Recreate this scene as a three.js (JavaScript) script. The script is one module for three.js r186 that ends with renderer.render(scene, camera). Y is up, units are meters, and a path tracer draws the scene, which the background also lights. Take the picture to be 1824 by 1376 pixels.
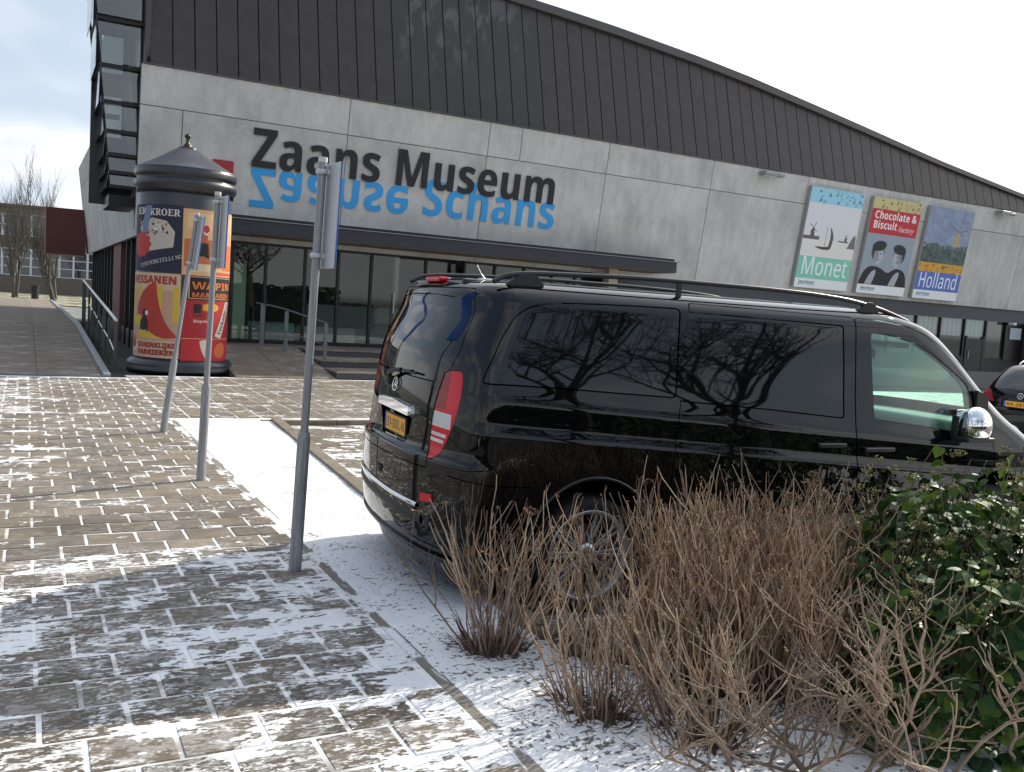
import * as THREE from 'three';
import { FontLoader } from 'three/addons/loaders/FontLoader.js';
import { TextGeometry } from 'three/addons/geometries/TextGeometry.js';
import { RoundedBoxGeometry } from 'three/addons/geometries/RoundedBoxGeometry.js';
import * as BGU from 'three/addons/utils/BufferGeometryUtils.js';
import { Brush, Evaluator, SUBTRACTION, INTERSECTION } from 'three-bvh-csg';

// ---------------------------------------------------------------- camera, sky, sun, exposure
const R = d => d * Math.PI / 180;
const scene = new THREE.Scene();
const camera = new THREE.PerspectiveCamera(2 * Math.atan(688 / 1640) * 180 / Math.PI, 1024 / 772, 0.1, 1200);
camera.rotation.order = 'YXZ';
camera.position.set(0, 1.65, 0);
camera.rotation.set(R(-4.765), 0, R(3.69));
scene.add(camera);

const renderer = new THREE.WebGLRenderer({ antialias: true });
renderer.setSize(1024, 772);
renderer.toneMapping = THREE.LinearToneMapping;
renderer.toneMappingExposure = 1.12;
renderer.shadowMap.enabled = true;
renderer.shadowMap.type = THREE.PCFSoftShadowMap;

const SUN_AZ = R(43), SUN_EL = R(34.5);
const sunDir = new THREE.Vector3(Math.sin(SUN_AZ) * Math.cos(SUN_EL), Math.sin(SUN_EL), -Math.cos(SUN_AZ) * Math.cos(SUN_EL));
const sun = new THREE.DirectionalLight(new THREE.Color(1.0, 0.92, 0.78), 4.9);
sun.position.copy(sunDir).multiplyScalar(60).add(new THREE.Vector3(0, 0, -12));
sun.target.position.set(0, 0, -12);
sun.castShadow = true;
sun.shadow.mapSize.set(4096, 4096);
Object.assign(sun.shadow.camera, { left: -45, right: 45, top: 45, bottom: -45, near: 1, far: 200 });
sun.shadow.bias = -0.0004; sun.shadow.normalBias = 0.02;
scene.add(sun, sun.target);

// ---------------------------------------------------------------- noise
function rng(seed) { let a = seed >>> 0; return () => { a |= 0; a = a + 0x6D2B79F5 | 0; let t = Math.imul(a ^ a >>> 15, 1 | a); t = t + Math.imul(t ^ t >>> 7, 61 | t) ^ t; return ((t ^ t >>> 14) >>> 0) / 4294967296; }; }
function hash3(x, y, z) { let h = Math.imul(x, 374761393) ^ Math.imul(y, 668265263) ^ Math.imul(z, 2147483647 ^ 0x5bd1e995); h = Math.imul(h ^ h >>> 13, 1274126177); h ^= h >>> 16; return (h >>> 0) / 4294967296; }
const fade = t => t * t * (3 - 2 * t);
function vnoise(x, y, z = 0) {
  const xi = Math.floor(x), yi = Math.floor(y), zi = Math.floor(z), u = fade(x - xi), v = fade(y - yi), w = fade(z - zi);
  const l = (a, b, t) => a + (b - a) * t;
  const h = (i, j, k) => hash3(xi + i, yi + j, zi + k);
  if (z === 0) return l(l(h(0, 0, 0), h(1, 0, 0), u), l(h(0, 1, 0), h(1, 1, 0), u), v);
  return l(l(l(h(0, 0, 0), h(1, 0, 0), u), l(h(0, 1, 0), h(1, 1, 0), u), v), l(l(h(0, 0, 1), h(1, 0, 1), u), l(h(0, 1, 1), h(1, 1, 1), u), v), w);
}
function fbm(x, y, z = 0, o = 4) { let s = 0, a = 0.5, f = 1, n = 0; for (let i = 0; i < o; i++) { s += a * vnoise(x * f + i * 17.3, y * f - i * 9.1, z === 0 ? 0 : z * f + i * 5.7); n += a; a *= 0.5; f *= 2.03; } return s / n; }
// the same kind of noise from a precomputed tile, for the big ground textures
const NTILE = 1024, NPER = 64, tiles = {};
function fbmF(x, y, _z, o = 4) {
  let T = tiles[o];
  if (!T) { T = tiles[o] = new Float32Array(NTILE * NTILE); for (let k = 0, f = 1, a = 0.5, nn = 0; k < o; k++, f *= 2, a *= 0.5) { const P = NPER * f; for (let j = 0; j < NTILE; j++) { const yy = j / NTILE * P, yi = Math.floor(yy), v = fade(yy - yi), y1 = (yi + 1) % P; for (let i = 0; i < NTILE; i++) { const xx = i / NTILE * P, xi = Math.floor(xx), u = fade(xx - xi), x1 = (xi + 1) % P; const h = (p, q) => hash3(p + k * 131, q + k * 71, 40 + o); T[j * NTILE + i] += a * ((h(xi, yi) * (1 - u) + h(x1, yi) * u) * (1 - v) + (h(xi, y1) * (1 - u) + h(x1, y1) * u) * v); } } } let sum = 0; for (let k = 0, a = 0.5; k < o; k++, a *= 0.5) sum += a; for (let i = 0; i < T.length; i++) T[i] /= sum; }
  const S = NTILE / NPER; let X = x * S % NTILE, Y = y * S % NTILE; if (X < 0) X += NTILE; if (Y < 0) Y += NTILE;
  const xi = Math.floor(X) % NTILE, yi = Math.floor(Y) % NTILE, u = X - Math.floor(X), v = Y - Math.floor(Y), x1 = (xi + 1) % NTILE, y1 = (yi + 1) % NTILE;
  return (T[yi * NTILE + xi] * (1 - u) + T[yi * NTILE + x1] * u) * (1 - v) + (T[y1 * NTILE + xi] * (1 - u) + T[y1 * NTILE + x1] * u) * v;
}
const clamp = (x, a = 0, b = 1) => Math.min(b, Math.max(a, x));
const sstep = (a, b, x) => { const t = clamp((x - a) / (b - a)); return t * t * (3 - 2 * t); };
const mix = (a, b, t) => a + (b - a) * t;
const mix3 = (a, b, t) => [mix(a[0], b[0], t), mix(a[1], b[1], t), mix(a[2], b[2], t)];

// ---------------------------------------------------------------- sky: cold pale blue with bright broken cloud
{
  const W = 1024, H = 512, d = new Float32Array(W * H * 4);
  for (let j = 0; j < H; j++) {
    const el = ((j + 0.5) / H - 0.5) * Math.PI, ce = Math.cos(el), se = Math.sin(el);
    for (let i = 0; i < W; i++) {
      const ph = ((i + 0.5) / W - 0.5) * 2 * Math.PI;
      const x = ce * Math.cos(ph), y = se, z = ce * Math.sin(ph);
      const up = Math.max(0, y);
      const g = Math.pow(1 - up, 3.2);
      let c = mix3([0.22, 0.32, 0.49], [0.57, 0.68, 0.79], g);
      const cosg = clamp(x * sunDir.x + y * sunDir.y + z * sunDir.z, -1, 1), ga = Math.acos(cosg);
      const glow = 1.15 * Math.exp(-ga * ga / (2 * 0.36 * 0.36)) + 0.5 * Math.exp(-ga * ga / (2 * 0.8 * 0.8));
      // cloud field on a dome layer
      const k = 1 / (up + 0.16);
      const n = fbm(x * k * 1.1 + 3.1, z * k * 1.1 + 7.7, y * 1.3 + 2.2, 5);
      const n2 = fbm(x * 5 + 11, y * 11 + 1.5, z * 5 + 4, 5);
      let cov = sstep(0.47, 0.64, n) * 0.8;
      // low bank of cumulus round the horizon
      const bank = sstep(0.0, 0.07, (0.11 + (n2 - 0.5) * 0.42) - y);
      cov = Math.max(cov, bank * 0.92);
      const cb = 0.86 + 0.35 * (n2 - 0.5) + 0.45 * Math.exp(-ga * ga / (2 * 0.7 * 0.7));
      c = mix3(c, [cb * 1.0, cb * 0.985, cb * 0.97], cov);
      c = [c[0] + glow, c[1] + glow * 0.985, c[2] + glow * 0.95];
      if (y < 0) { const t = sstep(0, -0.06, y); c = mix3(c, [0.3, 0.29, 0.27], t); }
      const o = (j * W + i) * 4; d[o] = c[0]; d[o + 1] = c[1]; d[o + 2] = c[2]; d[o + 3] = 1;
    }
  }
  const sky = new THREE.DataTexture(d, W, H, THREE.RGBAFormat, THREE.FloatType);
  sky.mapping = THREE.EquirectangularReflectionMapping; sky.magFilter = sky.minFilter = THREE.LinearFilter; sky.needsUpdate = true;
  scene.background = sky; scene.environment = sky;
}

// ---------------------------------------------------------------- helpers: meshes, things, textures
const taken = {};
function numbered(n) { const k = taken[n] = (taken[n] ?? -1) + 1; return k ? `${n}_${String(k).padStart(3, '0')}` : n; }
function mesh(name, geo, mat, parent, opt = {}) {
  const m = new THREE.Mesh(geo, mat); m.name = name; m.castShadow = m.receiveShadow = true;
  if (opt.label) m.userData.label = opt.label; if (opt.kind) m.userData.kind = opt.kind;
  (parent || scene).add(m); if (!parent) m.name = numbered(name);
  return m;
}
function thing(name, label, category, pos = [0, 0, 0], turn = 0, group) {
  const o = new THREE.Group(); o.name = numbered(name); o.position.set(...pos); o.rotation.y = turn; o.userData = { label, category };
  if (group) o.userData.group = group; scene.add(o); return o;
}
function struct(name, geo, mat, label, category) { const m = mesh(name, geo, mat); m.userData.kind = 'structure'; if (label) m.userData.label = label; if (category) m.userData.category = category; return m; }
const merge = gs => { gs = gs.filter(Boolean).map(g => { const q = g.index ? g.toNonIndexed() : g; for (const k of Object.keys(q.attributes)) if (!['position', 'normal', 'uv', 'color'].includes(k)) q.deleteAttribute(k); return q; }); const hasC = gs.some(g => g.attributes.color), hasU = gs.every(g => g.attributes.uv); gs.forEach(g => { if (hasC && !g.attributes.color) { const n = g.attributes.position.count; g.setAttribute('color', new THREE.BufferAttribute(new Float32Array(n * 3).fill(1), 3)); } if (!hasU) g.deleteAttribute('uv'); g.morphAttributes = {}; }); return BGU.mergeGeometries(gs); };
// uv in metres from position, by the dominant normal axis
function mUV(geo, s = 1, ou = 0, ov = 0) {
  const g = geo.index ? geo.toNonIndexed() : geo; if (!g.attributes.normal) g.computeVertexNormals();
  const p = g.attributes.position, n = p.count, uv = new Float32Array(n * 2);
  const a = new THREE.Vector3(), b = new THREE.Vector3(), c = new THREE.Vector3(), e = new THREE.Vector3();
  for (let i = 0; i < n; i += 3) {
    a.fromBufferAttribute(p, i); b.fromBufferAttribute(p, i + 1); c.fromBufferAttribute(p, i + 2);
    e.copy(b).sub(a).cross(c.clone().sub(a)); const ax = Math.abs(e.x), ay = Math.abs(e.y), az = Math.abs(e.z);
    [a, b, c].forEach((v, k) => { let u, w; if (ay >= ax && ay >= az) { u = v.x; w = v.z; } else if (ax >= az) { u = v.z; w = v.y; } else { u = v.x; w = v.y; } uv[(i + k) * 2] = u * s + ou; uv[(i + k) * 2 + 1] = w * s + ov; });
  }
  g.setAttribute('uv', new THREE.BufferAttribute(uv, 2)); return g;
}
const box = (x0, x1, y0, y1, z0, z1) => { const g = new THREE.BoxGeometry(x1 - x0, y1 - y0, z1 - z0); g.translate((x0 + x1) / 2, (y0 + y1) / 2, (z0 + z1) / 2); return g; };
const rbox = (x0, x1, y0, y1, z0, z1, r = 0.01, s = 2) => { const g = new RoundedBoxGeometry(x1 - x0, y1 - y0, z1 - z0, s, Math.min(r, (x1 - x0) / 2.01, (y1 - y0) / 2.01, (z1 - z0) / 2.01)); g.translate((x0 + x1) / 2, (y0 + y1) / 2, (z0 + z1) / 2); return g; };
const V = (x, y, z) => new THREE.Vector3(x, y, z);
function tube(pts, r, seg = 24, rad = 8, closed = false) { return new THREE.TubeGeometry(new THREE.CatmullRomCurve3(pts.map(p => V(...p)), closed, 'centripetal'), seg, r, rad, closed); }
function bar(a, b, r, rad = 8) { const A = V(...a), B = V(...b), d = B.clone().sub(A); const g = new THREE.CylinderGeometry(r, r, d.length(), rad); g.applyQuaternion(new THREE.Quaternion().setFromUnitVectors(V(0, 1, 0), d.clone().normalize())); const m = A.add(B).multiplyScalar(0.5); g.translate(m.x, m.y, m.z); return g; }
function dataTex(w, h, fn, { srgb = true, wrap = true } = {}) {
  const d = new Uint8Array(w * h * 4);
  const enc = v => srgb ? 255 * (v <= 0.0031308 ? 12.92 * v : 1.055 * Math.pow(v, 1 / 2.4) - 0.055) : 255 * v;
  for (let j = 0; j < h; j++) for (let i = 0; i < w; i++) { const c = fn((i + 0.5) / w, (j + 0.5) / h), o = (j * w + i) * 4; d[o] = clamp(enc(clamp(c[0])), 0, 255); d[o + 1] = clamp(enc(clamp(c[1])), 0, 255); d[o + 2] = clamp(enc(clamp(c[2])), 0, 255); d[o + 3] = 255; }
  const t = new THREE.DataTexture(d, w, h, THREE.RGBAFormat); t.magFilter = THREE.LinearFilter; t.minFilter = THREE.LinearMipmapLinearFilter; t.generateMipmaps = true; t.anisotropy = 8;
  if (wrap) t.wrapS = t.wrapT = THREE.RepeatWrapping; if (srgb) t.colorSpace = THREE.SRGBColorSpace; t.needsUpdate = true; return t;
}
// tileable fbm on the unit square
function tn(u, v, f, o = 4, sd = 0) { let s = 0, a = 0.5, n = 0; for (let i = 0; i < o; i++) { const P = f; const x = u * P, y = v * P, xi = Math.floor(x), yi = Math.floor(y), U = fade(x - xi), W = fade(y - yi); const h = (p, q) => hash3((p % P + P) % P + sd * 31 + i * 101, (q % P + P) % P + sd * 57, 5); s += a * mix(mix(h(xi, yi), h(xi + 1, yi), U), mix(h(xi, yi + 1), h(xi + 1, yi + 1), U), W); n += a; a *= 0.5; f *= 2; } return s / n; }
function canvasTex(w, h, draw) { const c = document.createElement('canvas'); c.width = w; c.height = h; const x = c.getContext('2d'); draw(x, w, h); const t = new THREE.CanvasTexture(c); t.colorSpace = THREE.SRGBColorSpace; t.anisotropy = 8; return t; }
const std = o => new THREE.MeshStandardMaterial(o), phy = o => new THREE.MeshPhysicalMaterial(o);
const lin = (r, g, b) => new THREE.Color().setRGB(r, g, b);

// ---------------------------------------------------------------- shared materials
const M = {};
{
  const conc = dataTex(1024, 1024, (u, v) => {
    const a = tn(u, v, 4, 6, 1), b = tn(u, v, 40, 4, 2), c = tn(u, v, 3, 3, 3), st = tn(u, v * 0.25, 24, 4, 4);
    let k = 0.53 + (a - 0.5) * 0.30 + (b - 0.5) * 0.08 + (c - 0.5) * 0.16 + (st - 0.5) * 0.15;
    const pit = tn(u, v, 128, 2, 6) > 0.80 ? 0.8 : 1; k *= pit;
    return [k * 1.01, k * 1.0, k * 0.945];
  });
  const concB = dataTex(1024, 1024, (u, v) => { const k = 0.5 + (tn(u, v, 12, 5, 7) - 0.5) * 0.7 - (tn(u, v, 128, 2, 6) > 0.8 ? 0.3 : 0); return [k, k, k]; }, { srgb: false });
  M.concrete = std({ map: conc, bumpMap: concB, bumpScale: 0.004, roughness: 0.82 });
  M.joint = std({ color: lin(0.10, 0.10, 0.095), roughness: 0.95 });
  const cl = dataTex(512, 512, (u, v) => { const a = tn(u, v, 6, 4, 11), b = tn(u, v * 0.2, 48, 3, 12); const k = 0.046 + (a - 0.5) * 0.022 + (b - 0.5) * 0.012; return [k * 1.22, k * 0.97, k * 0.85]; });
  M.clad = std({ map: cl, roughness: 0.42, metalness: 0.25 });
  M.cladTrim = std({ color: lin(0.085, 0.074, 0.066), roughness: 0.45, metalness: 0.3 });
  M.frame = std({ color: lin(0.012, 0.013, 0.015), roughness: 0.35, metalness: 0.3 });
  M.fascia = std({ color: lin(0.022, 0.024, 0.032), roughness: 0.45 });
  M.soffit = std({ color: lin(0.20, 0.175, 0.13), roughness: 0.9 });
  M.glass = phy({ color: lin(0.80, 0.86, 0.84), transmission: 1, thickness: 0, roughness: 0.0, ior: 1.5 });
  M.glassBay = phy({ color: lin(0.62, 0.70, 0.70), transmission: 1, thickness: 0, roughness: 0.0, ior: 2.0 });
  M.redPanel = std({ map: dataTex(256, 256, (u, v) => { const k = 0.9 + 0.25 * (tn(u, v, 5, 4, 21) - 0.5); return [0.128 * k, 0.035 * k, 0.031 * k]; }), roughness: 0.6 });
  const gal = dataTex(512, 512, (u, v) => { const a = tn(u, v, 16, 3, 31), b = tn(u, v, 60, 3, 32); const k = 0.30 + (a - 0.5) * 0.22 + (b > 0.62 ? 0.06 : 0) + (b - 0.5) * 0.1; return [k * 0.97, k * 1.0, k * 1.04]; });
  M.galv = std({ map: gal, roughness: 0.55, metalness: 0.45 });
  M.galvDark = std({ color: lin(0.16, 0.17, 0.19), roughness: 0.5, metalness: 0.5 });
  M.alu = std({ color: lin(0.50, 0.51, 0.53), roughness: 0.42, metalness: 0.6 });
  M.steelWhite = std({ color: lin(0.80, 0.80, 0.78), roughness: 0.5 });
  M.blue = std({ color: lin(0.010, 0.10, 0.42), roughness: 0.35 });
  M.darkIron = phy({ color: lin(0.018, 0.020, 0.026), roughness: 0.42, clearcoat: 0.5, clearcoatRoughness: 0.25 });
  M.paint = phy({ color: lin(0.0025, 0.0027, 0.0032), roughness: 0.6, specularIntensity: 0, clearcoat: 1, clearcoatRoughness: 0.015, ior: 1.5 });
  M.tint = phy({ color: lin(0.003, 0.004, 0.005), roughness: 0.02, ior: 1.55 });
  M.plastic = std({ color: lin(0.014, 0.014, 0.015), roughness: 0.55 });
  M.rubber = std({ color: lin(0.011, 0.011, 0.011), roughness: 0.8 });
  M.chrome = std({ color: lin(0.86, 0.87, 0.88), roughness: 0.06, metalness: 1 });
  M.rim = std({ color: lin(0.56, 0.57, 0.58), roughness: 0.3, metalness: 0.85 });
  M.redLens = phy({ color: lin(0.62, 0.006, 0.022), roughness: 0.22 });
  M.redLensDark = phy({ color: lin(0.25, 0.012, 0.02), roughness: 0.2 });
  M.whiteLens = phy({ color: lin(0.62, 0.62, 0.62), roughness: 0.15, clearcoat: 1 });
  M.carGlass = phy({ color: lin(0.86, 0.995, 0.94), transmission: 1, thickness: 0, roughness: 0, ior: 1.5 });
  M.interior = std({ color: lin(0.26, 0.27, 0.26), roughness: 0.9 });
  M.seat = std({ color: lin(0.34, 0.35, 0.34), roughness: 0.85 });
}

// ---------------------------------------------------------------- frames of reference
const TF = R(28.07);                                        // the museum front runs this much into depth
const uDir = V(Math.cos(TF), 0, -Math.sin(TF)), nDir = V(Math.sin(TF), 0, Math.cos(TF));
const UN = (U, N, y = 0) => [uDir.x * U + nDir.x * N, y, uDir.z * U + nDir.z * N];
const toUN = (x, z) => [x * uDir.x + z * uDir.z, x * nDir.x + z * nDir.z];
// ================================================================ GROUND
const PL = 0.305, PWd = 0.272, RC = -0.010, JT = 0.015, EDGE = 1.63;         // paver length, row width, joint, field edge (U)
const rowOf = N => Math.floor((-N - RC) / PWd);
const rowShift = (r, U = 0) => (U > EDGE ? 0.069 : (r % 2 ? 0.069 : 0.222) + (hash3(r + 9, 3, 9) - 0.5) * 0.012);   // half bond, straight joints on the strip by the steps
function paverEdgeDist(U, N) { const r = rowOf(N), a = (-N - RC) / PWd - r, dn = Math.min(a, 1 - a) * PWd; const b = (U - rowShift(r, U)) / PL, c = b - Math.floor(b), du = Math.min(c, 1 - c) * PL; return [Math.max(0, Math.min(dn, du) - JT / 2), r, Math.floor(b)]; }
function paverTone(r, k) { const h = hash3(r * 7 + 1, k * 13 + 5, 77), q = hash3(r + 91, k - 17, 12); const v = 0.82 + 0.36 * h; return [0.185 * v * (1 + 0.06 * (q - 0.5)), 0.152 * v, 0.114 * v * (1 - 0.12 * (q - 0.5))]; }
function snowCover(U, N, d) {
  const coarse = fbmF(U * 2.3 + 5, N * 5.2 + 3, 0, 4), fine = 0.5 * fbmF(U * 17 + 1, N * 46 + 9, 0, 4) + 0.5 * fbmF(U * 41 + 3, N * 88 + 2, 0, 3), mid = fbmF(U * 7.5 + 2, N * 15 + 4, 0, 3);
  let th = 0.572; th += 0.022 * sstep(-11, -13, N);
  th -= 0.075 * sstep(0.8, 1.6, U) * sstep(-6.6, -4.8, N);                 // blown against the bed along the near edge
  th -= 0.012 * sstep(-6.0, -5.0, N);
  th += 0.055 * sstep(-5.6, -6.6, N) * sstep(-13.5, -11.0, N);
  th -= 0.05 * sstep(0.6, -0.1, U) * sstep(-7.0, -9.0, N);
  th += 0.03 * sstep(2.2, 3.2, U);
  th -= 0.06 * Math.exp(-d / 0.010);
  const s = 0.30 * coarse + 0.30 * mid + 0.40 * fine;
  return sstep(th - 0.018, th + 0.022, s);
}
function pavingColor(U, N, bed) {
  const [d, r, k] = paverEdgeDist(U, N);
  const g1 = fbmF(U * 120, N * 120, 0, 2), g2 = fbmF(U * 9 + 40, N * 9, 0, 4);
  const t = paverTone(r, k), f = 0.72 + 0.34 * g1 + 0.36 * (g2 - 0.3);
  const c = snowCover(U, N, bed ? 0 : d);
  const sn = 0.78 + 0.10 * fbmF(U * 30, N * 30, 0, 3);
  if (bed) { const q = clamp(0.62 + 0.8 * c + 1.3 * (fbmF(U * 6 + 9, N * 6, 0, 3) - 0.47)); return mix3([0.13, 0.115, 0.09], [sn, sn * 0.995, sn * 0.985], clamp(q)); }
  const wet = mix(1, 0.78, sstep(0.5, 0.62, fbmF(U * 4 + 70, N * 6 + 3, 0, 3))) * (hash3(r + 3, k + 41, 8) < sstep(-7.4, -5.4, N) ? 0.66 : 1);   // damp tiles
  const flake = sstep(0.53, 0.60, 0.5 * fbmF(U * 62 + 8, N * 150, 0, 3) + 0.5 * fbmF(U * 24 + 5, N * 52 + 3, 0, 4)) * (0.35 + 0.65 * sstep(0.42, 0.58, fbmF(U * 5.5 + 31, N * 9 + 6, 0, 3)));   // thin trodden crumbs
  const dust = 0.30 * sstep(0.45, 0.62, fbmF(U * 24 + 2, N * 40 + 7, 0, 4)) * sstep(0.38, 0.6, fbmF(U * 3 + 12, N * 4.4, 0, 3));
  return mix3([t[0] * f * wet, t[1] * f * wet, t[2] * f * wet], [sn * 0.985, sn * 0.99, sn], Math.max(c * 0.93, flake * 0.62 * sstep(-6.4, -5.4, N), dust * mix(0.25, 0.6, sstep(-6.4, -5.4, N))));
}
const T1 = { u0: -0.6, w: 2.4, n0: -7.6, h: 4.8 }, T2 = { u0: -0.6, w: 9.6, n0: -18.0, h: 10.4 };
const texOf = (T, w, h, bed) => dataTex(w, h, (u, v) => pavingColor(T.u0 + u * T.w, T.n0 + v * T.h, bed));
const bumpOf = (T, w, h) => dataTex(w, h, (u, v) => { const U = T.u0 + u * T.w, N = T.n0 + v * T.h; const [d] = paverEdgeDist(U, N); const k = 0.25 + 0.5 * snowCover(U, N, d) + 0.3 * (fbmF(U * 60, N * 60, 0, 3) - 0.5); return [k, k, k]; }, { srgb: false });
M.paverNear = std({ map: texOf(T1, 1024, 2048, false), bumpMap: bumpOf(T1, 768, 1536), bumpScale: 0.006, roughness: 0.72 });
M.paverFar = std({ map: texOf(T2, 1536, 1792, false), roughness: 0.72 });
M.jointFill = std({ map: texOf({ u0: -0.6, w: 10.0, n0: -18.0, h: 16.0 }, 1024, 1536, true), roughness: 0.9 });

// one paver: flat top and four bevelled sides, uv by its place in the field
function paverGeo(U0, U1, N0, N1, y1, T, rnd) {
  const b = 0.005, h = 0.045, t = () => (rnd() - 0.5) * 0.0035;
  const P = [[U0 + b, N0 + b], [U1 - b, N0 + b], [U1 - b, N1 - b], [U0 + b, N1 - b]].map(([U, N]) => [U, N, y1 + t()]);
  const Q = [[U0, N0], [U1, N0], [U1, N1], [U0, N1]].map(([U, N]) => [U, N, y1 - 0.006]);
  const S = Q.map(q => [q[0], q[1], y1 - h]);
  const pos = [], uv = [];
  const tri = (...vs) => vs.forEach(([U, N, y]) => { const w = UN(U, N, y); pos.push(...w); uv.push((U - T.u0) / T.w, (N - T.n0) / T.h); });
  const quad = (a, c, d, e) => { tri(a, c, d); tri(a, d, e); };
  quad(P[3], P[2], P[1], P[0]);
  for (let i = 0; i < 4; i++) { const j = (i + 1) % 4; quad(P[i], P[j], Q[j], Q[i]); quad(Q[i], Q[j], S[j], S[i]); }
  const g = new THREE.BufferGeometry(); g.setAttribute('position', new THREE.Float32BufferAttribute(pos, 3)); g.setAttribute('uv', new THREE.Float32BufferAttribute(uv, 2)); g.computeVertexNormals(); return g;
}
{
  // base sheet under everything, out to the horizon
  const gt = dataTex(512, 512, (u, v) => { const a = tn(u, v, 6, 5, 41), b = tn(u, v, 50, 3, 42); const s = sstep(0.52, 0.60, 0.6 * a + 0.4 * b); const k = 0.10 + 0.06 * b; return mix3([k * 0.9, k * 0.9, k * 0.75], [0.6, 0.6, 0.6], s * 0.3); });
  const g = new THREE.PlaneGeometry(900, 900, 1, 1); g.rotateX(-Math.PI / 2); g.translate(0, -0.22, -200); mUV(g, 0.14);
  struct('ground', mUV(g, 0.14), std({ map: gt, roughness: 0.95 }));
  // asphalt of the car park
  const at = dataTex(512, 512, (u, v) => { const a = tn(u, v, 5, 5, 51), b = tn(u, v, 90, 2, 52); const s = sstep(0.56, 0.66, 0.65 * a + 0.35 * tn(u, v, 24, 4, 53)); const k = 0.055 + 0.03 * b; return mix3([k, k, k * 0.98], [0.5, 0.5, 0.5], s * 0.25); });
  const road = box(0, 60, -0.2, -0.062, -11.6, 14); road.rotateY(TF);
  struct('road', mUV(road, 0.3), std({ map: at, roughness: 0.9 }));
  const back = new THREE.PlaneGeometry(70, 60); back.rotateX(-Math.PI / 2); back.translate(-2, -0.07, 34); 
  struct('road', mUV(back, 0.3), std({ map: at, roughness: 0.9 }));
  // joint bed of the paving: snow and sand packed between the stones
  const pos = [], uv = [], add = (U0, U1, N0, N1) => { for (const [a, b] of [[U0, N0], [U0, N1], [U1, N1], [U0, N0], [U1, N1], [U1, N0]]) { pos.push(...UN(a, b, -0.004)); uv.push((a + 0.6) / 10.0, (b + 18) / 16.0); } };
  add(-6, EDGE, -17.62, 0.6); add(EDGE, 30, -18.1, -12.05);
  const jg = new THREE.BufferGeometry(); jg.setAttribute('position', new THREE.Float32BufferAttribute(pos, 3)); jg.setAttribute('uv', new THREE.Float32BufferAttribute(uv, 2)); jg.computeVertexNormals();
  const paving = struct('paved_square', jg, M.jointFill, 'brown concrete pavers with snow in the joints');
  // the pavers
  const rnd = rng(5), all = [];
  camera.updateMatrixWorld(); camera.updateProjectionMatrix();
  const vp = new THREE.Matrix4().multiplyMatrices(camera.projectionMatrix, camera.matrixWorld.clone().invert());
  const lay = (Ua, Ub, Na, Nb) => {
    for (let r = rowOf(Nb) ; r <= rowOf(Na); r++) {
      const N1 = -RC - r * PWd - JT / 2, N0 = -RC - (r + 1) * PWd + JT / 2; if (N0 < Na - 0.001 || N1 > Nb) continue;
      const sh = rowShift(r, (Ua + Ub) / 2); for (let k = Math.floor((Ua - sh) / PL); ; k++) {
        let U0 = k * PL + sh + JT / 2, U1 = (k + 1) * PL + sh - JT / 2; if (U0 > Ub - 0.03) break; if (U1 < Ua + 0.03) continue;
        U0 = Math.max(U0, Ua); U1 = Math.min(U1, Ub);
        const pts = [[U0, N0], [U1, N0], [U1, N1], [U0, N1]].map(([U, N]) => V(...UN(U, N, 0)).applyMatrix4(vp));
        const inv = pts.some(p => Math.abs(p.x) < 1 && Math.abs(p.y) < 1 && p.z < 1 && p.z > -1);
        let ar = 0; for (let i = 0; i < 4; i++) { const p = pts[i], q = pts[(i + 1) % 4]; ar += p.x * q.y - q.x * p.y; }
        all.push({ U0, U1, N0, N1, ar: inv ? Math.abs(ar) : 0 });
      }
    }
  };
  lay(-5.5, EDGE - 0.002, -17.6, 0.4); lay(EDGE + 0.004, 13, -18.08, -12.08);
  all.sort((a, b) => b.ar - a.ar);
  const near = [], far = [];
  all.forEach((q, i) => {
    const isNear = q.N0 >= T1.n0 && q.U0 > -0.6 && q.U1 < 1.8, y = (hash3(i, 5, 7) - 0.5) * 0.004;
    const g = paverGeo(q.U0, q.U1, q.N0, q.N1, y, isNear ? T1 : T2, rnd);
    if (i < 300 && q.ar > 0) mesh('paver', g, isNear ? M.paverNear : M.paverFar, paving);
    else (isNear ? near : far).push(g);
  });
  if (near.length) mesh('small_pavers', merge(near), M.paverNear, paving, { kind: 'stuff' });
  mesh('distant_pavers', merge(far), M.paverFar, paving, { kind: 'stuff' });
}

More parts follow.
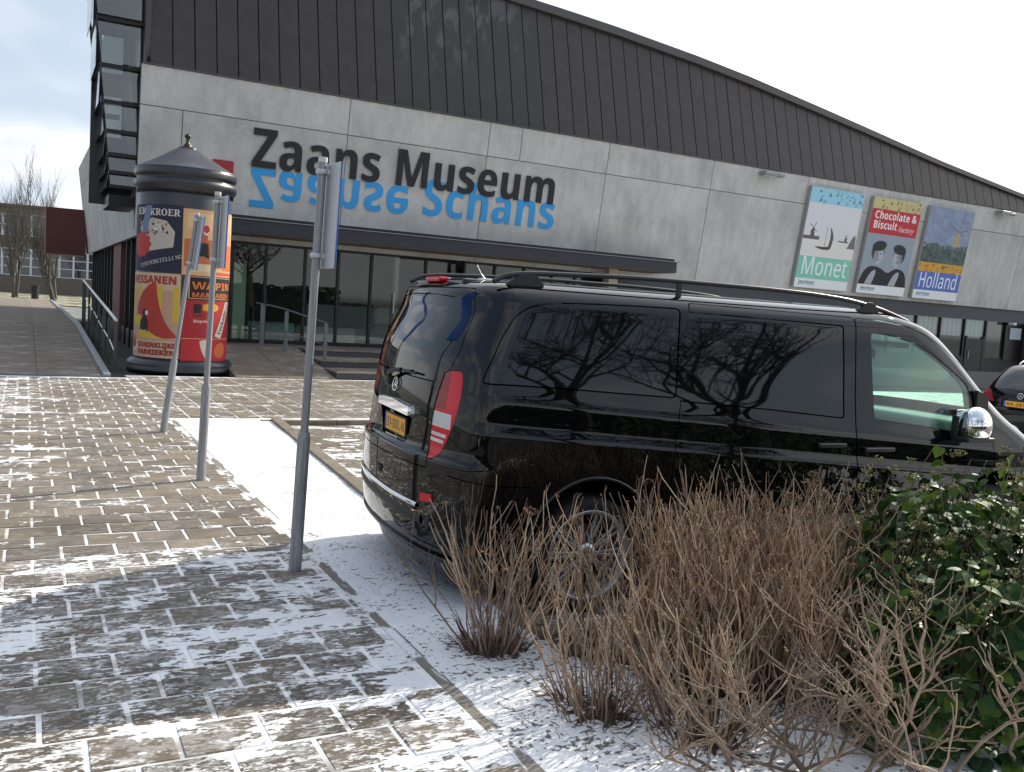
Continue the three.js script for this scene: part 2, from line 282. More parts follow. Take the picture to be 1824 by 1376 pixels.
// ---------------------------------------------------------------- snow-covered bed, parking bay and kerbs
const TV = R(25), aDir = V(Math.cos(TV), 0, -Math.sin(TV)), zDir = V(Math.sin(TV), 0, Math.cos(TV));
const K0 = V(-3.085, 0, -11.889), K1 = V(0.163, 0, -4.634);     // far and near corner of the bay
const kDir = K1.clone().sub(K0).normalize(), kLen = K1.distanceTo(K0);
const bayU = (x, z) => { const dx = x - K1.x, dz = z - K1.z; // coordinates along a and along -k
  const det = aDir.x * (-kDir.z) - aDir.z * (-kDir.x); return [(dx * (-kDir.z) - dz * (-kDir.x)) / det, (aDir.x * dz - aDir.z * dx) / det]; };
const bayP = (p, q, y = 0) => [K1.x + aDir.x * p - kDir.x * q, y, K1.z + aDir.z * p - kDir.z * q];
const bushSpots = [];
{
  const bx = { u0: 1.4, w: 5.2, n0: -12.5, h: 11.5 };
  const litter = [UN(...toUN(-0.004, -4.33)), UN(...toUN(0.43, -3.68)), [0.7, 0, -4.2], [1.2, 0, -4.0], [1.0, 0, -3.3]];
  M.snowBed = std({
    map: dataTex(1024, 2048, (u, v) => {
      const U = bx.u0 + u * bx.w, N = bx.n0 + v * bx.h, w = UN(U, N);
      let near = 0; for (const q of litter) near = Math.max(near, 1 - Math.hypot(w[0] - q[0], w[2] - q[2]) / 0.62);
      const k = 0.80 + 0.10 * (fbmF(U * 14, N * 14, 0, 3) - 0.5);
      let c = [k * 0.985, k * 0.99, k];
      const sp = fbmF(U * 52 + 3, N * 66, 0, 3), pt = fbmF(U * 3.1 + 8, N * 3.6 + 2, 0, 4), st = fbmF(U * 6, N * 22 + 5, 0, 4);
      const big = fbmF(U * 4.5 + 1, N * 5 + 7, 0, 3); const cut0 = 0.78 - 0.12 * sstep(0.45, 0.68, big) - 0.16 * Math.max(0, near); const soil = sstep(cut0, cut0 + 0.03, sp);
      c = mix3(c, [0.085, 0.066, 0.045], soil * 0.92);
      const grass = sstep(0.545, 0.66, 0.55 * pt + 0.45 * st); c = mix3(c, [0.24, 0.185, 0.125], grass * 0.62 * sstep(-6.2, -7.2, N) * sstep(0.40, 0.58, fbmF(U * 22 + 6, N * 40, 0, 4)));
      const edge = sstep(EDGE + 0.052, EDGE + 0.046, U) * sstep(0.47, 0.53, fbmF(U * 9, N * 3.2 + 4, 0, 4)); c = mix3(c, [0.15, 0.125, 0.09], edge * 0.9); c = mix3(c, [0.05, 0.045, 0.04], sstep(0.008, 0.003, Math.abs(U - EDGE - 0.054)) * sstep(0.42, 0.5, fbmF(U * 9 + 4, N * 4, 0, 3)) * 0.8);
      return c;
    }),
    bumpMap: dataTex(1024, 1536, (u, v) => { const U = bx.u0 + u * bx.w, N = bx.n0 + v * bx.h; const k = 0.5 + 0.5 * (fbmF(U * 16, N * 34, 0, 4) - 0.5) + 0.25 * (fbmF(U * 60, N * 60, 0, 2) - 0.5) + 0.06 * Math.sin(N * 95 + 5 * fbmF(U * 3, N * 2, 0, 3) * 4) * sstep(0.4, 0.6, fbmF(U * 1.4, N * 1.2 + 3, 0, 2)); return [k, k, k]; }, { srgb: false }),
    bumpScale: 0.014, roughness: 0.85
  });
  const s = 0.045, pos = [], uv = [], idx = [], nu = Math.round(7.8 / s), nn = Math.round(12.4 / s);
  const hgt = (U, N) => -0.003 + 0.009 * sstep(EDGE, EDGE + 0.3, U) + 0.020 * sstep(EDGE, EDGE + 0.35, U) * (fbmF(U * 1.6, N * 1.6, 0, 4) - 0.4);
  for (let j = 0; j <= nn; j++) for (let i = 0; i <= nu; i++) { const U = EDGE + 0.001 + i * s, N = -12.04 + j * s; pos.push(...UN(U, N, hgt(U, N))); uv.push((U - bx.u0) / bx.w, (N - bx.n0) / bx.h); }
  for (let j = 0; j < nn; j++) for (let i = 0; i < nu; i++) {
    const U = EDGE + (i + 0.5) * s, N = -12.04 + (j + 0.5) * s, w = UN(U, N), [p, q] = bayU(w[0], w[2]);
    if (p > 0.02 && q > 0.02 && q < kLen + 3) continue; if (p > 0.0 && q > kLen - 0.1) continue;
    const a = j * (nu + 1) + i; idx.push(a, a + nu + 1, a + 1, a + 1, a + nu + 1, a + nu + 2);
  }
  const g = new THREE.BufferGeometry(); g.setAttribute('position', new THREE.Float32BufferAttribute(pos, 3)); g.setAttribute('uv', new THREE.Float32BufferAttribute(uv, 2)); g.setIndex(idx); g.computeVertexNormals();
  struct('snowy_planting_bed', g, M.snowBed, 'thin white snow over soil beside the van');
  // bed stones along the paving edge are flush; kerbs of the bay stand a little proud
  const kt = dataTex(256, 256, (u, v) => { const a = tn(u, v, 8, 4, 61), b = tn(u, v, 64, 2, 62); const k = 0.80 + 0.5 * (a - 0.5) + 0.3 * (b - 0.5); return [0.215 * k, 0.18 * k, 0.135 * k]; });
  M.kerb = std({ map: kt, roughness: 0.85 });
  const kerb = struct('kerb', mUV(new THREE.BoxGeometry(0.02, 0.02, 0.02).translate(K1.x + 0.05, -0.1, K1.z - 0.05), 1), M.kerb, 'low brown kerb round the parking bay');
  const stone = (A, B, wdt, y0, y1, side) => { const d = V(B[0] - A[0], 0, B[2] - A[2]), L = d.length(); d.normalize(); const nrm = V(-d.z, 0, d.x).multiplyScalar(side);
    const g = new RoundedBoxGeometry(L - 0.008, y1 - y0, wdt, 1, 0.008); g.translate(0, (y0 + y1) / 2, wdt / 2 * side); g.rotateY(Math.atan2(-d.z, d.x)); g.translate((A[0] + B[0]) / 2, 0, (A[2] + B[2]) / 2); mesh('kerb_stone', mUV(g, 1.3), M.kerb, kerb); };
  const n1 = 8; for (let i = 0; i < n1; i++) stone(bayP(-0.02, kLen * i / n1), bayP(-0.02, kLen * (i + 1) / n1), 0.13, -0.2, 0.034 + 0.006 * hash3(i, 2, 2), 1);
  for (let i = 0; i < 10; i++) stone(bayP(i * 0.9, -0.02), bayP((i + 1) * 0.9, -0.02), 0.13, -0.2, 0.03 + 0.006 * hash3(i, 4, 2), 1);
  for (let i = 0; i < 12; i++) stone(UN(2.72 + i * 1, -12.0), UN(3.72 + i * 1, -12.0), 0.12, -0.2, 0.014, 1);
  // bay surface: small bricks
  const bt = dataTex(1024, 1024, (u, v) => { const U = u * 6, N = v * 6; const s2 = sstep(0.50, 0.56, 0.5 * fbmF(U * 2, N * 2 + 1, 0, 4) + 0.5 * fbmF(U * 10, N * 14, 0, 4)); const k = 0.8 + 0.5 * (fbmF(U * 40, N * 40, 0, 2) - 0.5) + 0.4 * (fbmF(U * 5, N * 9, 0, 2) - 0.5); return mix3([0.20 * k, 0.165 * k, 0.125 * k], [0.78, 0.78, 0.79], s2 * 0.9); });
  const bm = std({ map: bt, roughness: 0.85 });
  const sheet = []; { const P = [bayP(-0.05, -0.05, -0.056), bayP(12, -0.05, -0.056), bayP(12, kLen + 0.6, -0.056), bayP(-0.05, kLen + 0.6, -0.056)]; const sg = new THREE.BufferGeometry(); sg.setAttribute('position', new THREE.Float32BufferAttribute([...P[0], ...P[1], ...P[2], ...P[0], ...P[2], ...P[3]], 3)); sg.computeVertexNormals(); sheet.push(mUV(sg, 1 / 6)); }
  const bay = struct('parking_bay', sheet[0], std({ color: lin(0.62, 0.62, 0.62), roughness: 0.9 }), 'brick parking bay behind the van');
  const gs = [], rr = rng(77);
  for (let j = 0; j < 80; j++) for (let i = 0; i < 34; i++) {
    const p = 0.06 + i * 0.212 + (j % 2) * 0.106, q = 0.1 + j * 0.106; if (q > kLen + 0.3) continue;
    const b = new THREE.BoxGeometry(0.203, 0.03, 0.098); const w = bayP(p + 0.1, q + 0.05, -0.065 + (rr() - 0.5) * 0.004); b.rotateY(TV); b.translate(...w); gs.push(b);
  }
  mesh('bay_bricks', mUV(merge(gs), 1 / 6), bm, bay, { kind: 'stuff' });
}
// ================================================================ MUSEUM BUILDING (local axes: x = along the front, z = towards the square)
const BU = 2.1, BN = -22.36;
const museum = thing('museum_building', 'grey concrete museum building with leaning walls and brown metal roof cladding', 'building', UN(BU, BN), TF);
const bb = (U0, U1, Y0, Y1, N0, N1) => box(U0 - BU, U1 - BU, Y0, Y1, N0 - BN, N1 - BN);
const WY0 = 2.83, LEAN = R(8), WLEN = 3.625;
const roofTab = [[2.2, 10.32], [6, 10.14], [9, 10.0], [11.19, 9.86], [12.86, 9.74], [14.74, 9.59], [17.58, 9.29], [19.54, 9.03], [22.49, 8.56], [25.04, 8.14], [28.09, 7.62], [30.5, 7.28], [32.79, 6.96], [36, 6.62], [41, 6.45]];
function tab(T, x) { if (x <= T[0][0]) return T[0][1]; for (let i = 1; i < T.length; i++) if (x <= T[i][0]) { const [a, b] = T[i - 1], [c, d] = T[i]; return b + (d - b) * (x - a) / (c - a); } return T[T.length - 1][1]; }
{
  // leaning front wall: recessed backing with a panel per casting
  const place = g => { g.rotateX(LEAN); g.translate(0, WY0, 0); return g; };
  const back = place(box(0.04, 38.9, 0.02, WLEN - 0.02, -0.32, -0.028));
  const wall = mesh('concrete_wall', mUV(back, 0.3), M.joint, museum);
  const us = [2.13, 6.8, 10.55, 14.25, 17.97, 21.8, 25.5, 29.2, 33, 36.9, 41], g2 = 0.008, ym = 2.767;
  let k = 0;
  const panel = (U0, U1, y0, y1) => { const g = place(rbox(U0 - BU + g2, U1 - BU - g2, y0 + g2, y1 - g2, -0.14, 0.004 * (hash3(k, 1, 1) - 0.5), 0.006, 1)); mesh('concrete_panel', mUV(g, 1 / 3.7, hash3(k, 7, 3) * 5, hash3(k, 9, 4) * 5), M.concrete, wall); k++; };
  for (let i = 0; i + 1 < us.length; i++) {
    if (i === 0) { panel(us[0], 3.02, 0, ym); panel(3.02, us[1], 0, ym); panel(us[0], us[1], ym, WLEN); }
    else if (i === 2) { panel(us[i], us[i + 1], 0, ym); panel(us[i], 11.5, ym, WLEN); panel(11.5, us[i + 1], ym, WLEN); }
    else { panel(us[i], us[i + 1], 0, ym); panel(us[i], us[i + 1], ym, WLEN); }
  }
  // side wall, leaning the other way
  const sp = g => { g.rotateZ(R(6.5)); g.translate(0.22, WY0, 0); return g; };
  const sideBack = mesh('side_wall', mUV(sp(box(0.03, 0.3, 0.02, WLEN - 0.03, -21.6, -0.06)), 0.3), M.joint, museum);
  for (let i = 0; i < 6; i++) mesh('concrete_panel', mUV(sp(rbox(0, 0.12, 0, ym - 0.008, -0.06 - (i + 1) * 3.6 + 0.008, -0.06 - i * 3.6 - 0.008, 0.006, 1)), 1 / 3.7, i * 1.37, i * 2.1), M.concrete, sideBack);
  for (let i = 0; i < 6; i++) mesh('concrete_panel', mUV(sp(rbox(0, 0.12, ym + 0.008, WLEN, -0.06 - (i + 1) * 3.6 + 0.008, -0.06 - i * 3.6 - 0.008, 0.006, 1)), 1 / 3.7, i * 2.37, i * 1.1), M.concrete, sideBack);
  // metal cladding above, in upright strips leaning back
  const NT = -21.93 - BN, YT = 6.40, CL = R(-15), cs = Math.cos(R(15));
  const cplace = g => { g.rotateX(CL); g.translate(0, YT, NT); return g; };
  const poly = (pts, d) => { const s = new THREE.Shape(pts.map(p => new THREE.Vector2(...p))); return new THREE.ExtrudeGeometry(s, { depth: d, bevelEnabled: false }); };
  const cb = []; for (let U = 2.25; U <= 41; U += 1) cb.push([U - BU, (tab(roofTab, U) - YT) / cs - 0.01]);
  const backing = cplace(poly([[2.25 - BU, 0], [41 - BU - 0.25, 0], ...cb.slice().reverse()], 0.1).translate(0, 0, -0.13));
  const clad = mesh('roof_cladding', mUV(backing), std({ color: lin(0.012, 0.011, 0.011), roughness: 0.8 }), museum);
  const fr = dataTex(512, 256, (u, v) => { const a = tn(u, v, 6, 4, 11), k0 = 0.046 + (a - 0.5) * 0.022; const e = sstep(0.0, 0.2, u) * sstep(1, 0.8, u) * sstep(0.15, 0.5, v) * sstep(1.0, 0.9, v); const f = sstep(0.50, 0.70, fbm(u * 22, v * 12, 0, 4)) * e; return mix3([k0 * 1.02, k0 * 0.94, k0 * 0.93], [0.20, 0.19, 0.19], f * 0.35); }, { wrap: false });
  M.cladFrost = std({ map: fr, roughness: 0.6, metalness: 0.1 });
  const SW = 0.47;
  for (let i = 0; ; i++) {
    const U0 = 2.30 + i * SW, U1 = U0 + SW; if (U1 > 40.9) break;
    const g = cplace(poly([[U0 - BU + 0.013, 0.012], [U1 - BU - 0.013, 0.012], [U1 - BU - 0.013, (tab(roofTab, U1) - YT) / cs], [U0 - BU + 0.013, (tab(roofTab, U0) - YT) / cs]], 0.028).translate(0, 0, (hash3(i, 1, 8) - 0.5) * 0.006));
    const frost = U0 > 7.6 && U1 < 12.2; let h = mUV(g, 0.8, hash3(i, 3, 3), hash3(i, 4, 4));
    if (frost) { const p = h.attributes.position, uv = h.attributes.uv; for (let q = 0; q < p.count; q++) uv.setXY(q, (p.getX(q) + BU - 7.6) / 4.6, clamp((p.getY(q) - 9.55) / 0.55, 0.002, 0.998)); }
    mesh('cladding_strip', h, frost ? M.cladFrost : M.clad, clad);
  }
  // verge trim following the roof line, and the roof itself
  const tp = []; for (let U = 2.2; U <= 41.01; U += 0.97) { const y = (tab(roofTab, U) - YT) / cs, h = U < 20 ? 0.24 : mix(0.24, 0.13, clamp((U - 20) / 13)); tp.push([U - BU, y - 0.015, y + h]); }
  const tr = cplace(poly([...tp.map(p => [p[0], p[1]]), ...tp.slice().reverse().map(p => [p[0], p[2]])], 0.3).translate(0, 0, -0.18));
  mesh('roof_verge', mUV(tr), M.cladTrim, museum);
  const roofPts = [[2.3 - BU, 6.42]]; for (let U = 2.3; U <= 41; U += 1.2) roofPts.push([U - BU, tab(roofTab, U) + 0.05]); roofPts.push([40.9 - BU, 6.42]);
  const rf = poly(roofPts, 20.5).translate(0, 0, -21.4);
  mesh('roof', mUV(rf), M.cladTrim, museum);
  mesh('corner_post', bb(2.2, 2.31, 6.35, 10.4, -22.95, -22.02).rotateX(0), M.cladTrim, museum);
  mesh('drip_edge', place(box(0.05, 38.9, WLEN, WLEN + 0.03, -0.2, 0.03)), std({ color: lin(0.10, 0.095, 0.09), roughness: 0.5 }), museum);

  // canopy with its thin upper lip
  const can = mesh('canopy', mUV(bb(2.9, 16.36, 2.97, 3.27, -22.5, -21.2)), M.fascia, museum);
  mesh('canopy_lip', bb(2.9, 16.3, 3.285, 3.355, -22.5, -21.24), M.frame, can);
  mesh('flashing', bb(2.9, 16.46, 3.27, 3.285, -22.5, -21.16), std({ color: lin(0.3, 0.31, 0.33), roughness: 0.4, metalness: 0.6 }), can);
  mesh('soffit', bb(2.9, 16.3, 2.955, 2.97, -22.45, -21.25), M.soffit, can);
  // floor slab, interior shell
  mesh('floor_slab', mUV(bb(2.5, 41, -0.2, 0.44, -44, -22.30)), std({ color: lin(0.16, 0.15, 0.14), roughness: 0.6 }), museum);
  mesh('interior_wall', mUV(merge([bb(2.6, 17, 0.44, 2.9, -30.2, -30), bb(17.2, 41, 0.44, 2.9, -24.2, -24), bb(17.0, 17.2, 0.44, 2.9, -30, -22.5), bb(10.9, 11.1, 0.44, 2.9, -30, -26)])), std({ color: lin(0.09, 0.09, 0.09), roughness: 0.9 }), museum);
  mesh('ceiling', bb(2.5, 41, 2.86, 3.0, -44, -22.45), std({ color: lin(0.16, 0.16, 0.16), roughness: 0.9 }), museum);
  // entrance glazing: each bay a frame with its pane
  const ms = [2.6, 3.46, 4.30, 5.08, 6.03, 6.86, 7.72, 8.5, 9.4, 10.3, 11.2, 12.1, 13.0, 13.75, 14.45];
  ms.forEach((U, i) => {
    if (i + 1 === ms.length) return; const U1 = ms[i + 1], recess = i >= 7 && i <= 8 ? -0.5 : 0;
    const f = mesh('window', merge([bb(U - 0.03, U + 0.03, 0.45, 3.0, -22.5 + recess, -22.38 + recess), bb(U + 0.03, U1 - 0.03, 0.45, 0.53, -22.49 + recess, -22.39 + recess), bb(U + 0.03, U1 - 0.03, 2.78, 2.95, -22.49 + recess, -22.39 + recess)]), M.frame, museum);
    mesh('pane', bb(U + 0.03, U1 - 0.03, 0.53, 2.78, -22.445 + recess, -22.435 + recess), M.glass, f);
    if (i === 6) mesh('door_handle', merge([bar([U1 - BU - 0.16, 1.35, 0.0], [U1 - BU - 0.16, 1.85, 0.0], 0.014), bar([U1 - BU - 0.16, 1.40, 0.0], [U1 - BU - 0.16, 1.40, -0.08], 0.008), bar([U1 - BU - 0.16, 1.8, 0.0], [U1 - BU - 0.16, 1.8, -0.08], 0.008)]), M.alu, f);
  });
  mesh('pillar', mUV(bb(14.42, 14.72, 0.0, 2.97, -22.0, -21.7), 0.5), std({ color: lin(0.45, 0.38, 0.26), roughness: 0.9 }), museum);
  // dim things just inside the doors
  const inside = (name, label, cat, U0, U1, y1, N0, N1, r, c, group) => { const t = thing(name, label, cat, UN((U0 + U1) / 2, (N0 + N1) / 2, 0.445), TF, group); const w = (U1 - U0) / 2, d = (N1 - N0) / 2; mesh('body', rbox(-w, w, 0, y1, -d, d, r), std({ color: c, roughness: 0.75 }), t); mesh('plinth', box(-w * 0.96, w * 0.96, -0.002, 0.06, -d * 0.9, d * 1.01), M.frame, t); };
  inside('display_banner', 'pale green display banner standing behind the entrance glass', 'banner', 4.45, 4.80, 1.9, -23.31, -23.21, 0.03, lin(0.55, 0.62, 0.45));
  inside('reception_desk', 'long grey reception desk deep inside the entrance', 'desk', 7.0, 9.6, 1.0, -25.76, -24.96, 0.03, lin(0.30, 0.31, 0.31));
  inside('storage_chest', 'dark green storage chest behind the glass next to the pale banner', 'chest', 4.95, 6.0, 0.5, -23.66, -23.06, 0.05, lin(0.18, 0.26, 0.25), 'storage chests inside the entrance');
  inside('storage_chest', 'grey storage chest behind the glass beside the entrance door', 'chest', 6.2, 7.6, 0.45, -23.66, -23.06, 0.05, lin(0.34, 0.36, 0.33), 'storage chests inside the entrance');
  // right-hand ground floor: dark fascia, blinds, door, notice, red column
  mesh('fascia', mUV(bb(14.75, 41, 2.36, 2.86, -22.6, -22.46)), std({ color: lin(0.045, 0.052, 0.062), roughness: 0.5 }), museum);
  mesh('lower_wall', mUV(bb(16.4, 41, -0.1, 0.95, -22.58, -22.46)), std({ color: lin(0.022, 0.023, 0.026), roughness: 0.6 }), museum);
  const wm = [16.5, 18, 19.5, 21, 22.5, 24, 25.4, 26.8, 28.2, 29.5, 30.85, 32.1, 33.2];
  const blindMat = std({ color: lin(0.50, 0.54, 0.60), roughness: 0.8 });
  wm.forEach((U, i) => {
    if (i + 1 === wm.length) return; const U1 = wm[i + 1];
    const f = mesh('window', merge([bb(U - 0.035, U + 0.035, 0.95, 2.36, -22.58, -22.46), bb(U + 0.035, U1 - 0.035, 0.95, 1.0, -22.57, -22.47)]), M.frame, museum);
    mesh('pane', bb(U + 0.035, U1 - 0.035, 1.0, 2.36, -22.52, -22.51), M.glass, f);
    if (i >= 4 && i <= 10) { const low = i >= 9 ? 1.72 : 1.42; const nsl = 5, w = (U1 - U - 0.1) / nsl; for (let s = 0; s < nsl; s++) mesh('blind_slat', bb(U + 0.05 + s * w + 0.012, U + 0.05 + (s + 1) * w - 0.012, low, 2.36, -22.60, -22.595), blindMat, f); }
  });
  const dr = mesh('door', merge([bb(30.95, 31.05, 0.1, 1.75, -22.50, -22.44), bb(31.95, 32.05, 0.1, 1.75, -22.50, -22.44), bb(31.05, 31.95, 0.1, 1.65, -22.49, -22.452)]), M.frame, museum);
  mesh('door_handle', bar([31.15 - BU, 0.9, -0.06], [31.15 - BU, 1.2, -0.06], 0.012), M.alu, dr);
  mesh('dark_panel', bb(33.2, 34.35, 0.9, 2.36, -22.55, -22.42), M.frame, museum);
  mesh('notice_board', rbox(33.42 - BU, 34.1 - BU, 1.72, 2.16, -0.06, -0.02, 0.01), std({ color: lin(0.42, 0.46, 0.48), roughness: 0.6 }), museum);
  mesh('red_column', mUV(bb(34.35, 35.1, 0, 2.36, -22.4, -21.95), 0.7), M.redPanel, museum);
  mesh('security_camera', merge([rbox(33.25 - BU, 33.45 - BU, 2.26, 2.36, -0.04, 0.2, 0.03), bar([33.35 - BU, 2.3, -0.1], [33.35 - BU, 2.3, 0.0], 0.02)]), std({ color: lin(0.7, 0.7, 0.7), roughness: 0.5 }), museum);
  // two floodlights under the cladding
  for (const U of [20.1, 31.4]) {
    const y = WLEN * Math.cos(LEAN) + WY0 - 0.12, z = WLEN * Math.sin(LEAN);
    const fl = mesh('floodlight', merge([rbox(U - BU - 0.42, U - BU + 0.1, y - 0.12, y + 0.02, z + 0.02, z + 0.34, 0.04), bar([U - BU, y, z - 0.1], [U - BU, y, z + 0.1], 0.03), rbox(U - BU + 0.14, U - BU + 0.42, y - 0.1, y + 0.0, z + 0.06, z + 0.3, 0.03)]), std({ color: lin(0.33, 0.33, 0.32), roughness: 0.5, metalness: 0.4 }), museum);
    mesh('lens', box(U - BU - 0.38, U - BU + 0.06, y - 0.128, y - 0.121, z + 0.06, z + 0.3), M.whiteLens, fl);
  }
  // left wing: windows below the side wall, red panel, glass screen, red box at the end
  const Ns = []; for (let i = 0; i <= 16; i++) Ns.push(-22.6 - i * 1.32);
  Ns.forEach((N, i) => {
    if (i + 1 === Ns.length) return; const N1 = Ns[i + 1];
    if (i === 5 || i === 6) { if (i === 5) mesh('red_panel', mUV(bb(2.44, 2.56, -0.1, 2.86, Ns[7] + 0.05, N - 0.05), 0.5), M.redPanel, museum); return; }
    const f = mesh('window', merge([bb(2.46, 2.6, -0.1, 2.86, N - 0.05, N + 0.05), bb(2.5, 2.56, -0.1, 0.42, N1 + 0.05, N - 0.05)]), M.frame, museum);
    mesh('pane', bb(2.525, 2.535, 0.42, 2.86, N1 + 0.05, N - 0.05), M.glass, f);
  });
  mesh('red_box_bay', mUV(bb(0.70, 2.2, 2.72, 4.62, -45.5, -42.9), 0.5), M.redPanel, museum);
  mesh('red_wall_sign', mUV(box(3.72 - BU, 4.17 - BU, 0, 0.44, 0.02, 0.06).rotateX(LEAN).translate(0, 4.18, 0.19)), std({ color: lin(0.40, 0.03, 0.035), roughness: 0.5 }), museum);

  // projecting glass bay at the corner, shingled panes
  const bars = [9.6, 8.4, 7.34, 6.36, 5.59, 4.97, 4.47, 4.09, 3.78];
  const left = y => 1.62 - 0.098 * (y - 3.5) - BU, NB = -1.75;
  const bg = []; for (const y of bars) { bg.push(box(left(y) - 0.02, 0.08, y - 0.035, y + 0.035, -0.08, 0.03)); bg.push(box(left(y) - 0.02, left(y) + 0.04, y - 0.03, y + 0.03, NB, -0.08)); }
  bg.push(box(left(3.6) - 0.03, 0.05, 3.36, 3.60, NB, 0.0)); bg.push(box(0.05, 0.12, 6.5, 10.3, NB, -0.1));
  for (const z of [-0.02, NB]) for (let i = 0; i + 1 < bars.length; i++) { const a = bars[i], b = bars[i + 1]; bg.push(bar([left(a), a, z - 0.03], [left(b), b, z - 0.03], 0.03, 6)); }
  const bay = mesh('glass_bay', merge(bg.map(g => g.index ? g.toNonIndexed() : g)), M.frame, museum);
  for (let i = 0; i + 1 < bars.length; i++) {
    const y1 = bars[i] - 0.035, y0 = bars[i + 1] + 0.035;
    const s = new THREE.Shape([[left(y0) + 0.02, y0], [0.04, y0], [0.04, y1], [left(y1) + 0.02, y1]].map(p => new THREE.Vector2(...p)));
    { const pg = new THREE.ExtrudeGeometry(s, { depth: 0.008, bevelEnabled: false }); pg.translate(0, -y1, 0); pg.rotateX(R(-9)); pg.translate(0, y1, -0.05); mesh('pane', pg, M.glassBay, bay); }
    const sh = box(-0.012, 0.004, 0, y1 - y0 + 0.12, 0, 0), L = y1 - y0 + 0.16; sh.dispose();
    for (const [za, zb] of [[-1.75, 0.05]]) { const g = box(-0.006, 0.006, 0, L, za, zb); g.rotateZ(Math.atan2(-(left(y1) - left(y0)) - 0.09, L) * 1); g.translate(left(y0) - 0.085, y0 - 0.1, 0); mesh('pane', g, phy({ color: lin(0.30, 0.33, 0.36), transmission: 0.75, roughness: 0.04, thickness: 0 }), bay); }
  }
  mesh('back_panel', merge([box(left(6) - 0.1, 0.1, 3.5, 5.08, NB - 0.06, NB), box(left(6) - 0.1, 0.1, 6.02, 6.55, NB - 0.06, NB), box(left(6) - 0.1, 0.1, 7.4, 10.2, NB - 0.06, NB), box(-0.16, 0.1, 5.08, 7.4, NB - 0.06, NB), box(left(6) - 0.1, left(6) + 0.1, 5.08, 7.4, NB - 0.06, NB), box(left(6.2) + 0.12, -0.2, 5.5, 5.62, NB - 0.05, NB - 0.01)]), std({ color: lin(0.05, 0.055, 0.06), roughness: 0.7 }), bay);
}
// ---------------------------------------------------------------- lettering on the wall
{
  const font = await new FontLoader().loadAsync('fonts/droid/droid_sans_bold.typeface.json');
  const sgn = thing('wall_lettering', 'large black and blue lettering mounted on the concrete wall above the canopy', 'sign', UN(4.58, BN + Math.tan(LEAN) * (4.56 - WY0), 4.56), TF);
  const black = std({ color: lin(0.012, 0.013, 0.018), roughness: 0.45 }), blue = std({ color: lin(0.035, 0.36, 0.78), roughness: 0.5 });
  const res = font.data.resolution, glyph = c => font.data.glyphs[c];
  const capH = (() => { const g = new TextGeometry('Z', { font, size: 1, depth: 0.1, curveSegments: 6 }); g.computeBoundingBox(); return g.boundingBox.max.y; })();
  const put = (text, width, cap, y, z, depth, mat, flip) => {
    const size = cap / capH; let tot = 0; for (const c of text) tot += glyph(c).ha / res * size; const kx = width / (tot - 0.05 * size);
    let x = 0; [...text].forEach((c, i) => {
      if (c !== ' ') {
        const g = new TextGeometry(c, { font, size, depth, curveSegments: 6 }); g.scale(kx, 1, 1); g.translate(x * kx - 0.03, 0, 0);
        if (flip(i)) { g.scale(1, -1, 1); const ix = g.index; if (!ix) { const p = g.attributes.position, n = g.attributes.normal; for (let q = 0; q < p.count; q += 3) { for (const A of Object.values(g.attributes)) { const s = A.itemSize; for (let e = 0; e < s; e++) { const t = A.array[(q + 1) * s + e]; A.array[(q + 1) * s + e] = A.array[(q + 2) * s + e]; A.array[(q + 2) * s + e] = t; } } } } g.computeVertexNormals(); }
        g.translate(0, flip(i) ? y[0] : y[1], z); g.rotateX(LEAN); mesh('letter', g, mat, sgn);
      }
      x += glyph(c).ha / res * size;
    });
  };
  put('Zaans Museum', 8.16, 0.88, [0, 0], 0.016, 0.03, black, () => false);
  put('Zaanse Schans', 8.24, 0.90, [-0.015, -0.66], 0.003, 0.014, blue, i => i < 6);
}
